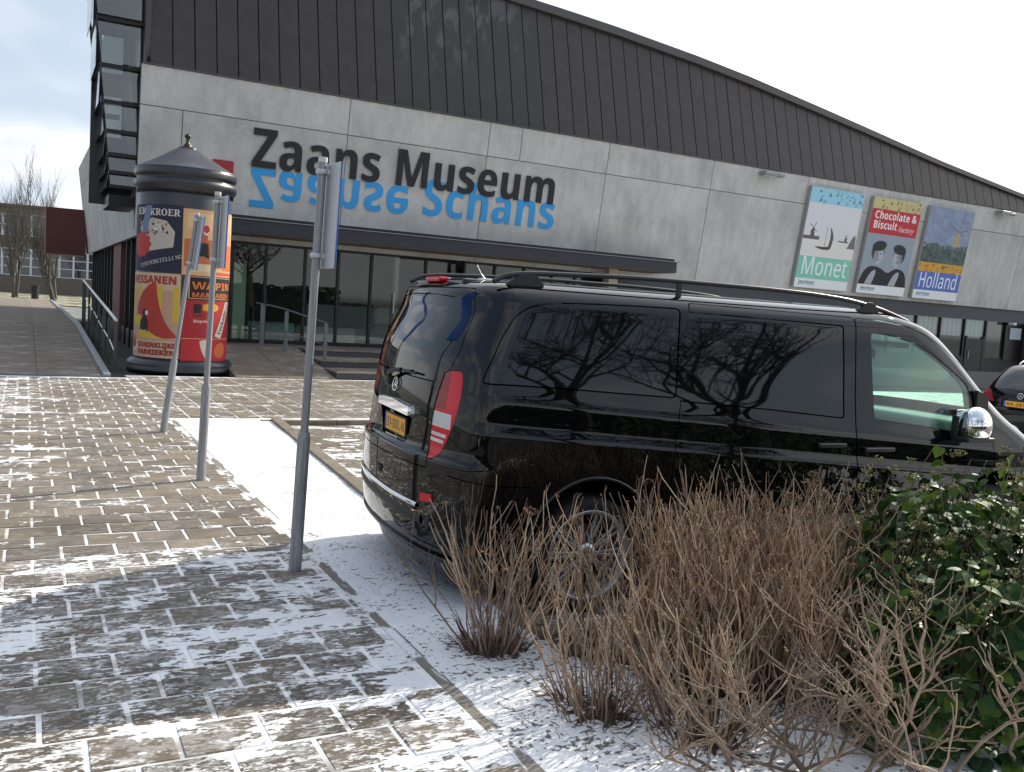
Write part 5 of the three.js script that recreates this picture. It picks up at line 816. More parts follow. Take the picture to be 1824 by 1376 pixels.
  mesh('underbody', rbox(-0.5, 3.9, 0.14, 0.36, -0.62, 0.62, 0.04), M.rubber, van);
}
// ================================================================ PLANTS
// a bundle of thin tapered stems written straight into one buffer
class Twigs {
  constructor() { this.p = []; this.n = []; this.c = []; this.i = []; }
  stem(pts, r0, r1, col, sides = 5) {
    const N = pts.length, b = this.p.length / 3; let pr = V(0.3, 0.1, 1);
    for (let k = 0; k < N; k++) {
      const a = pts[Math.max(0, k - 1)], e = pts[Math.min(N - 1, k + 1)], t = V(e[0] - a[0], e[1] - a[1], e[2] - a[2]).normalize();
      const x = pr.clone().sub(t.clone().multiplyScalar(pr.dot(t))).normalize(), y = t.clone().cross(x); pr = x; const r = mix(r0, r1, k / (N - 1)) * (1 + (k % 3 === 1 ? 0.18 : 0));
      const sh = 0.86 + 0.28 * hash3(b + k, 4, 9);
      for (let s = 0; s < sides; s++) { const f = s / sides * 2 * Math.PI, cx = Math.cos(f), sx = Math.sin(f), nx = x.x * cx + y.x * sx, ny = x.y * cx + y.y * sx, nz = x.z * cx + y.z * sx; this.p.push(pts[k][0] + nx * r, pts[k][1] + ny * r, pts[k][2] + nz * r); this.n.push(nx, ny, nz); this.c.push(col[0] * sh, col[1] * sh, col[2] * sh); }
    }
    for (let k = 0; k + 1 < N; k++) for (let s = 0; s < sides; s++) { const a = b + k * sides + s, c = b + k * sides + (s + 1) % sides; this.i.push(a, c, a + sides, c, c + sides, a + sides); }
    const tip = this.p.length / 3; const e = pts[N - 1]; this.p.push(...e); this.n.push(0, 1, 0); this.c.push(...col); for (let s = 0; s < sides; s++) this.i.push(b + (N - 1) * sides + s, b + (N - 1) * sides + (s + 1) % sides, tip);
  }
  geo() { const g = new THREE.BufferGeometry(); g.setAttribute('position', new THREE.Float32BufferAttribute(this.p, 3)); g.setAttribute('normal', new THREE.Float32BufferAttribute(this.n, 3)); g.setAttribute('color', new THREE.Float32BufferAttribute(this.c, 3)); g.setIndex(this.i); return g; }
}
M.stem = std({ vertexColors: true, roughness: 0.72 });
M.dry = phy({ vertexColors: true, roughness: 0.9, transmission: 0.25, thickness: 0, side: THREE.DoubleSide });
const nrm = v => { const l = Math.hypot(...v) || 1; return v.map(q => q / l); };
function wander(start, dir, len, seg, bend, rise, r) { const P = [start]; let d = nrm(dir), p = start; for (let i = 0; i < seg; i++) { d = nrm([d[0] + (r() - 0.5) * bend, d[1] + (r() - 0.5) * bend * 0.5 + rise, d[2] + (r() - 0.5) * bend]); p = [p[0] + d[0] * len / seg, p[1] + d[1] * len / seg, p[2] + d[2] * len / seg]; P.push(p); } return [P, d]; }
// dry hydrangea: many upright canes that fork, some with brown flower heads
function hydrangea(pos, o, label) {
  const r = rng(o.seed), t = new Twigs(), dry = [], sh = thing('dry_hydrangea_shrub', label, 'shrub', [pos[0], 0, pos[1]], 0, 'dry leafless shrubs between the van and the path');
  const tone = () => { const k = 0.45 + 0.95 * r(), q = r(); return q < 0.48 ? [0.40 * k, 0.305 * k, 0.215 * k] : q < 0.82 ? [0.31 * k, 0.205 * k, 0.13 * k] : [0.18 * k, 0.108 * k, 0.07 * k]; };
  const petal = (p, s, col) => { for (let k = 0; k < 3; k++) { const a = r() * 6.28, b = (r() - 0.5) * 2.2, u = [Math.cos(a) * s, Math.sin(b) * s * 0.8, Math.sin(a) * s], w = [-Math.sin(a) * s * 0.6, (r() - 0.3) * s, Math.cos(a) * s * 0.6]; dry.push([p, u, w, col]); } };
  for (let i = 0; i < o.n; i++) {
    const a = r() * 2 * Math.PI, q = Math.sqrt(r()), bx = Math.cos(a) * q * o.br, bz = Math.sin(a) * q * o.br, spread = o.spread * q * (0.6 + 0.6 * r());
    const lean = o.lean || [0, 0], dir = [Math.cos(a) * spread + lean[0], 1, Math.sin(a) * spread + lean[1]], L = o.h * (0.62 + 0.42 * r()), col = tone(), rad = 0.0019 + 0.0020 * r();
    const [P, d] = wander([bx, -0.03, bz], dir, L, 9, 0.40, 0.06, r); t.stem(P, rad * 1.35, rad * 0.75, col, 5);
    const nf = 1 + Math.floor(r() * 3.2);
    for (let f = 0; f < nf; f++) { const k = 4 + Math.floor(r() * 5), s = P[Math.min(9, k)], aa = r() * 6.28; const [Q] = wander(s, [d[0] + Math.cos(aa) * 0.75, 0.9, d[2] + Math.sin(aa) * 0.75], L * (0.16 + 0.26 * r()), 5, 0.3, 0.18, r); t.stem(Q, rad * 0.85, rad * 0.5, col, 4); if (r() < 0.10) petal(Q[5], 0.010 + 0.008 * r(), [0.26, 0.13, 0.05]); if (r() < 0.25) { const e = Q[5]; for (let m = 0; m < 2; m++) { const [T] = wander(e, [r() - 0.5, 0.8, r() - 0.5], 0.03 + 0.03 * r(), 2, 0.3, 0, r); t.stem(T, rad * 0.4, rad * 0.25, col, 3); } } }
    if (r() < o.heads) { const e = P[9]; for (let m = 0; m < 14; m++) { const [T] = wander(e, [(r() - 0.5) * 2, 0.7 + r() * 0.6, (r() - 0.5) * 2], 0.05, 3, 0.2, 0, r); t.stem(T, 0.0011, 0.0007, [0.16, 0.10, 0.06], 3); petal(T[3], 0.007, [0.22 + 0.1 * r(), 0.13, 0.075]); } }
    if (r() < 0.12) petal(P[3 + Math.floor(r() * 6)], 0.012 + 0.012 * r(), [0.28 * (0.6 + 0.6 * r()), 0.12, 0.045]);
  }
  mesh('stems', t.geo(), M.stem, sh, { kind: 'stuff' });
  if (dry.length) { const p = [], c = []; for (const [o2, u, w, col] of dry) { const A = [0, 1, 2].map(i => o2[i] + u[i] * 0.2), B = [0, 1, 2].map(i => o2[i] + u[i] * 0.6 + w[i] * 0.6), D = [0, 1, 2].map(i => o2[i] + u[i] * 0.6 - w[i] * 0.6), E = [0, 1, 2].map(i => o2[i] + u[i] * 1.3); p.push(...A, ...B, ...E, ...A, ...E, ...D); for (let i = 0; i < 6; i++) c.push(...col); } const g = new THREE.BufferGeometry(); g.setAttribute('position', new THREE.Float32BufferAttribute(p, 3)); g.setAttribute('color', new THREE.Float32BufferAttribute(c, 3)); g.computeVertexNormals(); mesh('dry_flower_heads', g, M.dry, sh, { kind: 'stuff' }); }
  // dark mound of litter at the foot
  const lm = new THREE.SphereGeometry(1, 24, 10, 0, 6.283, 0, 1.6); const lp = lm.attributes.position; for (let i = 0; i < lp.count; i++) { const k = 0.25 + 1.5 * fbm(lp.getX(i) * 3 + o.seed, lp.getZ(i) * 3, 0.3, 3); lp.setXYZ(i, lp.getX(i) * (o.br + 0.03) * k, lp.getY(i) * 0.03 * k - 0.012, lp.getZ(i) * (o.br + 0.03) * k); } lm.computeVertexNormals();
  mesh('root_litter', mUV(lm, 2), M.litter, sh);
  const lt = new Twigs(); for (let i = 0; i < o.n * 1.2; i++) { const a = r() * 6.28, q = (o.br + 0.05) * Math.sqrt(r()), [P] = wander([Math.cos(a) * q, 0, Math.sin(a) * q], [Math.cos(a) * 0.7, 1, Math.sin(a) * 0.7], 0.05 + 0.13 * r(), 4, 0.5, 0, r); lt.stem(P, 0.003, 0.0015, [0.085 + 0.05 * r(), 0.06, 0.04], 4); } for (let i = 0; i < o.n * 2.2; i++) { const a = r() * 6.28, q = (o.br + 0.02) * (0.3 + 1.3 * r()), [P] = wander([Math.cos(a) * q, 0.025 * r(), Math.sin(a) * q], [Math.cos(a * 3), 0.25 * r(), Math.sin(a * 3)], 0.04 + 0.07 * r(), 3, 0.8, 0, r); lt.stem(P, 0.0022, 0.001, [0.075, 0.05, 0.033], 3); } mesh('litter_twigs', lt.geo(), M.stem, sh, { kind: 'stuff' });
  return sh;
}
M.litter = std({ map: dataTex(256, 256, (u, v) => { const k = 0.35 + 1.1 * tn(u, v, 40, 3, 91); return [0.055 * k, 0.040 * k, 0.027 * k]; }), roughness: 1 });
hydrangea([-0.004, -4.36], { seed: 11, n: 62, br: 0.11, h: 0.80, spread: 0.62, heads: 0.06 }, 'small bare brown shrub standing alone in the snow below the rear bumper');
const massH = 'dense bare brown hydrangea shrub in the thicket hiding the rear wheel and lower van side';
hydrangea([0.50, -4.40], { seed: 12, n: 46, br: 0.18, h: 0.68, spread: 0.42, heads: 0.08 }, massH);
hydrangea([0.98, -4.62], { seed: 13, n: 175, br: 0.25, h: 0.80, spread: 0.32, heads: 0.10, lean: [-0.03, 0] }, massH);
hydrangea([0.95, -4.12], { seed: 14, n: 130, br: 0.23, h: 0.68, spread: 0.45, heads: 0.05, lean: [-0.08, 0] }, massH);
hydrangea([1.36, -4.60], { seed: 15, n: 185, br: 0.26, h: 0.83, spread: 0.40, heads: 0.08, lean: [-0.05, 0] }, massH);
hydrangea([1.30, -4.08], { seed: 16, n: 140, br: 0.24, h: 0.70, spread: 0.5, heads: 0.03, lean: [-0.15, 0.02] }, massH);
hydrangea([1.74, -4.72], { seed: 17, n: 165, br: 0.26, h: 0.83, spread: 0.40, heads: 0.08, lean: [-0.05, 0] }, massH);
hydrangea([0.43, -3.72], { seed: 18, n: 46, br: 0.14, h: 0.55, spread: 0.75, heads: 0.0, lean: [-0.15, 0] }, 'low bare brown shrub on the snow in front of the thicket');
hydrangea([0.86, -3.62], { seed: 19, n: 70, br: 0.2, h: 0.60, spread: 0.8, heads: 0.0, lean: [-0.3, 0.05] }, 'low sprawling bare brown shrub leaning out of the thicket towards the path');

// contorted grey-brown branches of the near shrub
{
  const branchy = (pos, seed, n, H, label) => {
    const sh = thing('contorted_bare_shrub', label, 'shrub', [pos[0], 0, pos[1]], 0, 'contorted bare shrubs at the bed edge'), r = rng(seed), t = new Twigs();
    for (let i = 0; i < n; i++) {
      const a = r() * 6.28, col0 = 0.5 + 0.75 * r(), col = [0.27 * col0, 0.195 * col0, 0.135 * col0]; const [P, d] = wander([Math.cos(a) * 0.1, -0.03, Math.sin(a) * 0.1], [Math.cos(a) * 0.9 - 0.35, 0.75, Math.sin(a) * 0.6], H * (0.8 + 0.5 * r()), 12, 0.62, 0.02, r); t.stem(P, 0.0075, 0.0034, col, 6);
      const sub = (Q, dd, len, rad, lev) => { const m = lev === 0 ? 5 : 3; for (let f = 0; f < m; f++) { const k = 3 + Math.floor(r() * (Q.length - 4)), aa = r() * 6.28; const [S, e] = wander(Q[k], [dd[0] + Math.cos(aa) * 0.9, 0.45 + 0.5 * r(), dd[2] + Math.sin(aa) * 0.9], len * (0.5 + 0.6 * r()), 8, 0.6, 0.04, r); t.stem(S, rad, rad * 0.55, col, 5); if (lev < 1) sub(S, e, len * 0.55, rad * 0.6, lev + 1); } };
      sub(P, d, H * 0.5, 0.0042, 0);
    }
    mesh('branches', t.geo(), M.stem, sh, { kind: 'stuff' }); return sh;
  };
  branchy([1.30, -3.35], 31, 9, 0.62, 'contorted bare shrub with pale twisting branches before the ivy');
  branchy([1.72, -3.45], 32, 10, 0.70, 'contorted bare shrub with twisted grey-brown branches against the dark ivy leaves');
  branchy([0.98, -3.22], 33, 8, 0.42, 'low contorted bare shrub spreading over the snow by the path edge');
  branchy([2.05, -3.6], 34, 7, 0.80, 'contorted bare shrub with thick upright branches rising out of the ivy');
}
// ivy hedge: large heart-shaped leaves, glossy and partly lit through
{
  const leafG = (() => { // outline of a heart-shaped leaf, folded a little along the midrib
    const o = [[0, 0], [0.30, -0.08], [0.52, 0.12], [0.50, 0.42], [0.28, 0.78], [0, 1.08]]; const p = []; const y = (x, z) => 0.16 * Math.abs(x) - 0.18 * (z - 0.5) * (z - 0.5);
    for (const s of [1, -1]) for (let i = 1; i + 1 < o.length; i++) { const A = [0, 0.42], B = o[i], C = o[i + 1]; const T = [[A[0], A[1]], [B[0] * s, B[1]], [C[0] * s, C[1]]]; if (s < 0) T.reverse(); for (const [x, z] of T) p.push(x, y(x, z), z); if (i === 1) { const T2 = [[0, 0], [B[0] * s, B[1]], [0, 0.42]]; if (s > 0) T2.reverse(); } }
    for (const s of [1, -1]) { const T = [[0, 0], [0.30 * s, -0.08], [0, 0.42]]; if (s > 0) T.reverse(); for (const [x, z] of T) p.push(x, y(x, z), z); }
    const g = new THREE.BufferGeometry(); g.setAttribute('position', new THREE.Float32BufferAttribute(p, 3)); return g.toNonIndexed ? (g.computeVertexNormals(), BGU.mergeVertices(g, 1e-4)) : g;
  })(); leafG.deleteAttribute('normal'); leafG.computeVertexNormals();
  { const p = leafG.attributes.position, uv = []; for (let i = 0; i < p.count; i++) uv.push(p.getX(i) + 0.5, p.getZ(i) / 1.1); leafG.setAttribute('uv', new THREE.Float32BufferAttribute(uv, 2)); }
  const leafTex = (a, b, sd) => dataTex(128, 128, (u, v) => { const m = Math.abs(u - 0.5), vein = Math.max(sstep(0.018, 0.004, m), 0.7 * sstep(0.02, 0.004, Math.abs(((v * 5 - m * 4) % 1 + 1) % 1 - 0.5) * 0.12)); const k = 0.75 + 0.5 * tn(u, v, 6, 4, sd); return mix3([a[0] * k, a[1] * k, a[2] * k], b, vein * 0.5); });
  const lm = (a, b, t, sd) => phy({ map: leafTex(a, b, sd), roughness: 0.52, transmission: t, thickness: 0, side: THREE.DoubleSide, specularIntensity: 0.28 });
  const mats = [lm([0.026, 0.070, 0.014], [0.07, 0.12, 0.04], 0.32, 1), lm([0.042, 0.098, 0.016], [0.10, 0.17, 0.05], 0.42, 2), lm([0.12, 0.21, 0.022], [0.2, 0.3, 0.08], 0.6, 3), lm([0.020, 0.055, 0.016], [0.05, 0.09, 0.04], 0.25, 4)];
  const ivy = (pos, ext, h, nBig, nSmall, seed, label) => {
    const r = rng(seed), sh = thing('ivy_hedge', label, 'hedge', [pos[0], 0, pos[1]], TV * 0.9, 'evergreen ivy hedges right of the dry shrubs'), t = new Twigs(), small = [[], [], [], []];
    const dummy = new THREE.Object3D();
    const place = () => { // a point near the skin of a lumpy mound
      const a = r() * 6.283, el = Math.acos(1 - r() * 0.98), q = 0.62 + 0.38 * Math.sqrt(r()), lump = 0.82 + 0.36 * fbm(Math.cos(a) * 2 + seed, Math.sin(a) * 2, el + 1, 3); return [Math.cos(a) * Math.sin(el) * ext[0] * q * lump, Math.max(0.02, Math.cos(el) * h * q * lump), Math.sin(a) * Math.sin(el) * ext[1] * q * lump]; };
    const leaf = (p, s) => { dummy.position.set(...p); const out = Math.atan2(p[0] / ext[0], p[2] / ext[1]); dummy.rotation.set(0.35 + (r() - 0.35) * 1.5, out + (r() - 0.5) * 2.2, (r() - 0.5) * 1.1, 'YXZ'); dummy.scale.set(s * (0.85 + 0.3 * r()), s, s * (0.9 + 0.25 * r())); dummy.updateMatrix(); };
    for (let i = 0; i < nBig; i++) { const p = place(); p[2] = Math.abs(p[2]) * (r() < 0.8 ? 1 : -1); leaf(p, 0.052 + 0.058 * r() * r()); const q = r(); const m = mesh('leaf', leafG, mats[q < 0.32 ? 2 : q < 0.55 ? 1 : q < 0.8 ? 0 : 3], sh); m.applyMatrix4(dummy.matrix); }
    for (let i = 0; i < nSmall; i++) { const p = place(); leaf(p, 0.034 + 0.044 * r()); small[[0, 0, 1, 3, 2, 3][Math.floor(r() * 6)]].push(leafG.clone().applyMatrix4(dummy.matrix)); }
    small.forEach((L, i) => { if (L.length) mesh('leaves', merge(L), mats[i], sh, { kind: 'stuff' }); });
    for (let i = 0; i < 40; i++) { const a = r() * 6.28, q = 0.6 * Math.sqrt(r()); const [P] = wander([Math.cos(a) * q * ext[0], -0.03, Math.sin(a) * q * ext[1]], [(r() - 0.5) * 0.7, 1, (r() - 0.5) * 0.7], h * (0.7 + 0.5 * r()), 9, 0.5, 0.04, r); t.stem(P, 0.006, 0.0025, [0.12, 0.085, 0.055], 5); }
    for (let i = 0; i < 7; i++) { const a = r() * 6.28, [P] = wander([Math.cos(a) * ext[0] * 0.6 * r(), h * 0.75, Math.abs(Math.sin(a)) * ext[1] * 0.6], [(r() - 0.5) * 0.8, 1, (r() - 0.5) * 0.8], h * (0.28 + 0.16 * r()), 6, 0.5, 0.03, r); t.stem(P, 0.004, 0.002, [0.13, 0.13, 0.05], 5); for (let k = 2; k <= 6; k++) { dummy.position.set(...P[k]); dummy.rotation.set(0.3 + r() * 1.2, r() * 6.28, (r() - 0.5), 'YXZ'); const s = 0.040 + 0.026 * r(); dummy.scale.set(s, s, s); dummy.updateMatrix(); mesh('leaf', leafG, mats[r() < 0.6 ? 2 : 1], sh).applyMatrix4(dummy.matrix); } }
    // pale umbels of seed heads along the top
    const dry = []; for (let i = 0; i < 46; i++) { const p = place(); p[1] = h * (0.72 + 0.34 * r()); for (let m = 0; m < 11; m++) { const [T] = wander(p, [(r() - 0.5) * 2, 0.4 + r(), (r() - 0.5) * 2], 0.022 + 0.02 * r(), 2, 0.2, 0, r); t.stem(T, 0.0009, 0.0007, [0.17, 0.16, 0.06], 3); const b = new THREE.IcosahedronGeometry(0.0035 + 0.002 * r(), 0); b.translate(...T[2]); dry.push(b); } }
    mesh('twigs', t.geo(), M.stem, sh, { kind: 'stuff' }); mesh('seed_heads', merge(dry), std({ color: lin(0.22, 0.20, 0.07), roughness: 0.8 }), sh, { kind: 'stuff' });
    return sh;
  };
  ivy([2.22, -4.55], [0.66, 0.55], 0.98, 150, 1250, 51, 'evergreen hedge clump of glossy heart-shaped leaves next to the dry shrub thicket');
  ivy([2.95, -4.75], [0.80, 0.62], 0.98, 90, 1250, 52, 'evergreen hedge clump of dark leaves below the van door mirror');
  ivy([3.75, -5.1], [0.75, 0.6], 0.95, 0, 1300, 54, 'evergreen hedge clump continuing along the van towards its front wheel');
  ivy([2.12, -3.88], [0.72, 0.45], 0.66, 60, 1300, 53, 'low dark evergreen clump under the contorted bare branches');
}
// a leaf or two fallen on the snow
{
  const r = rng(8), t = new Twigs(); for (let i = 0; i < 260; i++) { const x = -0.9 + 2.0 * r(), z = -6.6 + 3.4 * r(), [U] = toUN(x, z); if (U < 1.75) continue; const [p, q] = bayU(x, z); if (p > -0.1 && q > -0.1) continue; const a = r() * 6.28, [P] = wander([x, 0.026, z], [Math.cos(a), 0.05, Math.sin(a)], 0.03 + 0.09 * r() * r(), 4, 0.9, 0, r); t.stem(P, 0.0022, 0.001, [0.07, 0.05, 0.035], 4); }
  const m = mesh('fallen_twigs', t.geo(), M.stem); m.userData = { kind: 'stuff', label: 'scattered small dark twigs lying on the snow', category: 'twigs' };
}
// ---------------------------------------------------------------- bare trees
function bareTree(pos, o, label, group) {
  const r = rng(o.seed), tr = thing('bare_tree', label, 'tree', pos, r() * 6, group), trunk = new Twigs(), tw = new Twigs();
  const grow = (s, d, len, rad, lev) => {
    const [P, e] = wander(s, d, len, lev === 0 ? 8 : 6, lev === 0 ? 0.1 : o.bend || 0.35, lev === 0 ? 0.02 : o.rise || 0.06, r); (lev <= 1 ? trunk : tw).stem(P, rad, rad * (lev === 0 ? 0.72 : 0.5), o.col, lev === 0 ? 9 : lev < 3 ? 6 : 4);
    if (lev >= o.levels) return; const n = lev === 0 ? o.limbs : 3 + Math.floor(r() * 2.4);
    for (let i = 0; i < n; i++) { const k = lev === 0 ? P.length - 1 - Math.floor(r() * (o.spreadLow || 2)) : 2 + Math.floor(r() * (P.length - 2)), a = (i + r() * 0.7) / n * 6.283, op = o.open * (0.7 + 0.6 * r()); grow(P[Math.min(k, P.length - 1)], [e[0] * 0.6 + Math.cos(a) * op, e[1] * (lev === 0 ? 0.75 : 0.6) + 0.1, e[2] * 0.6 + Math.sin(a) * op], len * (lev === 0 ? o.ratio0 || 0.75 : 0.66) * (0.75 + 0.5 * r()), lev === 0 ? o.limbRad || rad * 0.5 : rad * 0.52, lev + 1); }
  };
  for (let s = 0; s < (o.stems || 1); s++) grow([(r() - 0.5) * 0.4 * (o.stems > 1 ? 1 : 0), -0.25, (r() - 0.5) * 0.4 * (o.stems > 1 ? 1 : 0)], [(r() - 0.5) * (o.stems > 1 ? 0.5 : 0.08), 1, (r() - 0.5) * (o.stems > 1 ? 0.5 : 0.08)], o.h, o.rad, 0);
  mesh('trunk', trunk.geo(), M.stem, tr); mesh('crown', tw.geo(), M.stem, tr, { kind: 'stuff' }); return tr;
}
// the two street trees mirrored in the van's dark windows
bareTree([7.9, 0, 0.15], { seed: 71, h: 3.45, rad: 0.12, limbRad: 0.05, limbs: 6, open: 0.95, levels: 5, bend: 0.42, rise: 0.05, col: [0.05, 0.045, 0.04], ratio0: 0.46 }, 'bare spreading tree standing across the path from the van windows', 'bare street trees opposite the van');
bareTree([11.0, 0, -1.2], { seed: 72, h: 3.0, rad: 0.33, limbRad: 0.05, limbs: 8, open: 1.2, levels: 5, bend: 0.5, rise: 0.05, col: [0.045, 0.04, 0.036], ratio0: 0.5 }, 'bare pollarded tree with a very thick trunk opposite the sliding door', 'bare street trees opposite the van');
// low evergreen hedge along the far side of the path, a dark band in the van's flank
{
  const r = rng(13), gs = []; for (let i = 0; i < 3600; i++) { const g = new THREE.PlaneGeometry(0.16, 0.11); g.rotateX(r() * 3); g.rotateY(r() * 6.3); g.translate((r() - 0.5) * 22, 0.05 + r() * 1.35, (r() - 0.5) * 1.3); gs.push(g); }
  const hg = thing('clipped_hedge', 'low dark evergreen hedge across the path, mirrored in the van flank', 'hedge', [8.6, 0, 1.6], R(25)); mesh('foliage', merge(gs), std({ color: lin(0.018, 0.030, 0.014), roughness: 0.9, side: THREE.DoubleSide }), hg, { kind: 'stuff' }); mesh('hedge_core', box(-10.8, 10.8, 0, 1.25, -0.5, 0.5), std({ color: lin(0.01, 0.014, 0.008), roughness: 1 }), hg);
}
// row of trees behind the square, seen only in the glass
for (let i = 0; i < 9; i++) bareTree([-26 + i * 6.2 + (hash3(i, 2, 1) - 0.5) * 3, -0.1, 24 + 8 * hash3(i, 5, 1)], { seed: 80 + i, h: 4.2, rad: 0.18, limbs: 5, open: 0.6, levels: 3, col: [0.05, 0.045, 0.04] }, 'bare tree in the row behind the square', 'trees behind the square');
// clipped evergreen hedge closing the far side of the road behind, seen only in the glass
{
  const r = rng(3), gs = []; for (let i = 0; i < 5200; i++) { const g = new THREE.PlaneGeometry(0.5, 0.34); g.rotateX(r() * 3); g.rotateY(r() * 6.3); g.translate((r() - 0.5) * 64, 0.1 + r() * 2.3, (r() - 0.5) * 1.6); gs.push(g); }
  const hg = thing('clipped_hedge', 'man-high dark evergreen hedge behind the road, mirrored in the entrance glass', 'hedge', [0, -0.1, 21.5], TF * 0.6); mesh('foliage', merge(gs), std({ color: lin(0.035, 0.050, 0.025), roughness: 0.9, side: THREE.DoubleSide }), hg, { kind: 'stuff' }); mesh('hedge_core', box(-31, 31, 0, 2.1, -0.5, 0.5), std({ color: lin(0.01, 0.014, 0.008), roughness: 1 }), hg);
}
// slender trees in front of the far school block
const ftl = 'slender bare tree in front of the distant white-framed windows';
[[-44.6, -81.6, 1, 9.5], [-46.5, -85.4, 2, 8.5], [-39.6, -79.0, 2, 6.5], [-42.0, -84.0, 1, 9.0], [-47.0, -78.0, 2, 9.5]].forEach(([x, z, st, h], i) => bareTree([x, -0.2, z], { seed: 100 + i, h: h * 0.42, rad: 0.135, bend: 0.2, limbs: 6, open: 0.34, levels: 4, stems: st, rise: 0.16, spreadLow: 5, col: [0.10, 0.088, 0.07], ratio0: 0.95 }, ftl, 'slender trees by the school'));
// ================================================================ FAR BLOCK, CARS
{
  // two-storey school block with white window frames; local x runs along its front
  const P0 = [-57.5, -0.2, -112], sb = thing('school_block', 'distant two-storey school block with rows of white-framed windows', 'building', P0, R(18));
  const wallM = std({ color: lin(0.16, 0.13, 0.105), roughness: 0.9 }), bandM = std({ color: lin(0.10, 0.085, 0.075), roughness: 0.9 }), wf = std({ color: lin(0.62, 0.64, 0.66), roughness: 0.6 }), gm = phy({ color: lin(0.02, 0.03, 0.045), roughness: 0.05, clearcoat: 1 });
  mesh('wall', merge([box(-30, 30, 0, 2.1, -8, 0), box(-30, 30, 5.3, 6.8, -8, 0), box(-30, 30, 9.4, 10.2, -8, 0.1), box(-30, 30, 2.1, 9.4, -8, -0.3)]), wallM, sb);
  mesh('roof_edge', box(-30.3, 30.3, 10.2, 10.5, -8.2, 0.5), bandM, sb);
  for (let i = 0; i < 36; i++) for (const [y0, y1, rows] of [[2.1, 5.3, 3], [6.8, 9.4, 2]]) {
    const x0 = -28 + i * 1.56, x1 = x0 + 1.5; if (Math.abs(x0) > 29) continue;
    const fr = [box(x0, x0 + 0.16, y0, y1, -0.12, 0.06), box(x1 - 0.02, x1 + 0.06, y0, y1, -0.12, 0.06)]; for (let r = 0; r <= rows; r++) { const y = mix(y0, y1 - 0.1, r / rows); fr.push(box(x0 + 0.16, x1 - 0.02, y, y + 0.1, -0.12, 0.04)); }
    const w = mesh('window', merge(fr), wf, sb); mesh('pane', box(x0 + 0.16, x1 - 0.02, y0, y1, -0.2, -0.13), gm, w);
  }
  const gg = new THREE.PlaneGeometry(120, 50); gg.rotateX(-Math.PI / 2); gg.rotateY(R(18)); gg.translate(-52, -0.16, -86);
  struct('lawn', mUV(gg, 0.2), std({ map: dataTex(256, 256, (u, v) => { const k = 0.7 + 0.6 * tn(u, v, 16, 4, 95), s = sstep(0.5, 0.6, tn(u, v, 5, 4, 96)); return mix3([0.12 * k, 0.12 * k, 0.05 * k], [0.6, 0.55, 0.48], s * 0.7); }), roughness: 1 }));
  const bin = thing('litter_bin', 'small dark litter bin on the far lawn beyond the ramp', 'bin', [-42.6, -0.16, -81.5]); mesh('bin_body', new THREE.CylinderGeometry(0.32, 0.3, 1.1, 20).translate(0, 0.55, 0), M.plastic, bin); mesh('bin_lid', new THREE.CylinderGeometry(0.35, 0.35, 0.1, 20).translate(0, 1.15, 0), M.plastic, bin);
}
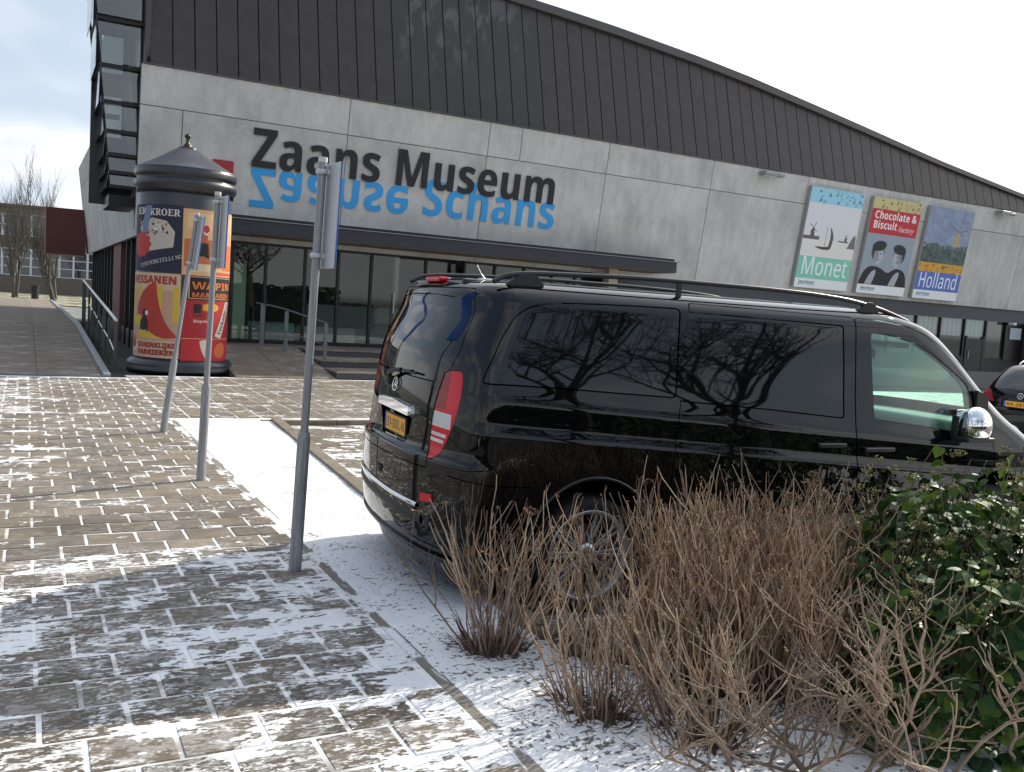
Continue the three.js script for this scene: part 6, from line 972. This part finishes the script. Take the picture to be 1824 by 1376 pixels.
function hatchback(pos, turn, label, plate) {
  const car = thing('parked_car', label, 'car', pos, turn, 'parked hatchbacks');
  const O = { yw: [.18, .3, .5, .7, .85, .95, 1.1, 1.25, 1.36, 1.41, 1.44], w: [.76, .80, .84, .86, .85, .82, .76, .69, .62, .54, .3], yr: [.18, .3, .45, .6, .62, .8, .92, 1.1, 1.25, 1.36, 1.41, 1.44], xr: [-.60, -.66, -.70, -.70, -.665, -.655, -.62, -.50, -.36, -.22, -.08, .4], yf: [.18, .3, .5, .65, .8, .9, 1.0, 1.15, 1.3, 1.38, 1.42, 1.44], xf: [3.1, 3.2, 3.25, 3.22, 3.1, 2.7, 2.35, 2.1, 1.85, 1.6, 1.4, 1.0], kr: 0.10, lr: 0.25, pr: 2.7, kf: 0.2, lf: 0.5, pf: 2.4, ns: 30, ys: [.18, .22, .27, .33, .4, .48, .55, .6, .62, .65, .7, .75, .8, .85, .9, .95, 1.0, 1.05, 1.1, 1.15, 1.2, 1.25, 1.29, 1.33, 1.36, 1.385, 1.41, 1.425, 1.44], warp: (s, y) => y };
  let body = brush(loftBody(O)); const in4 = brush(loftBody(O, -0.003));
  for (const x of [0, 2.5]) for (const f of [g => g, mirrorZ]) body = sub(body, brush(f(new THREE.CylinderGeometry(0.33, 0.33, 0.4, 32).rotateX(Math.PI / 2).translate(x, 0.31, 0.72))));
  mesh('body', body.geometry, M.paint, car);
  mesh('rear_window', cut(in4, brush(prismX(roundPoly([[-.60, .97], [.60, .97], [.50, 1.30], [-.50, 1.30]], 0.06, 4), -1, 0.1))).geometry, phy({ color: lin(0.045, 0.048, 0.052), roughness: 0.12, ior: 1.6 }), car);
  for (const s of [1, -1]) { const sw = prismZ(roundPoly([[-.05, .99], [.25, 1.30], [1.35, 1.32], [1.95, 1.0]], 0.06, 4), 0.4, 1.0); mesh('side_window', cut(in4, brush(s > 0 ? sw : mirrorZ(sw))).geometry, phy({ color: lin(0.02, 0.022, 0.026), roughness: 0.04, clearcoat: 1 }), car); const tl = prismX([[.50, .72], [.84, .72], [.84, .95], [.62, .93]], -1, -0.1); mesh('tail_lamp', cut(in4, brush(s > 0 ? tl : mirrorZ(tl))).geometry, M.redLensDark, car); mesh('roof_rail', tube([[0.1, 1.40, 0.50 * s], [0.2, 1.46, 0.52 * s], [0.9, 1.475, 0.53 * s], [1.3, 1.42, 0.53 * s]], 0.016, 16, 6), M.alu, car); }
  const pg = mesh('number_plate', rbox(-0.725, -0.715, 0.66, 0.77, -0.27, 0.27, 0.004, 1), M.plastic, car); const f = new THREE.PlaneGeometry(0.53, 0.105); f.rotateY(-Math.PI / 2); f.translate(-0.727, 0.715, 0); mesh('plate_face', f, std({ map: plateTex(plate), roughness: 0.45 }), pg);
  mesh('star_badge', starBadge(0.05).rotateY(-Math.PI / 2).rotateZ(-0.2).translate(-0.655, 0.865, 0), M.chrome, car);
  for (const [x, z, s] of [[0, 0.82, 1], [2.5, 0.82, 1], [0, -0.82, -1], [2.5, -0.82, -1]]) wheelParts(car, x, z, s, 0.30, 0.20, 5);
  car.scale.setScalar(0.93); return car;
}
const car1 = hatchback([9.02, -0.062, -15.7], R(32), 'black hatchback parked ahead of the van beside the museum wall', 'KK-281-F');
{ const c = car1.clone(); c.name = numbered('parked_car'); c.position.set(-4.5, -0.07, 13); c.rotation.y = R(20); c.userData = { label: 'black hatchback parked behind the square, mirrored in the entrance glass', category: 'car', group: 'parked hatchbacks' }; scene.add(c); }
{ const c = car1.clone(); c.name = numbered('parked_car'); c.position.set(3.5, -0.07, 16); c.rotation.y = R(200); c.userData = { label: 'black hatchback on the far side of the road behind the square', category: 'car', group: 'parked hatchbacks' }; scene.add(c); }

scene.updateMatrixWorld(true);
renderer.render(scene, camera);
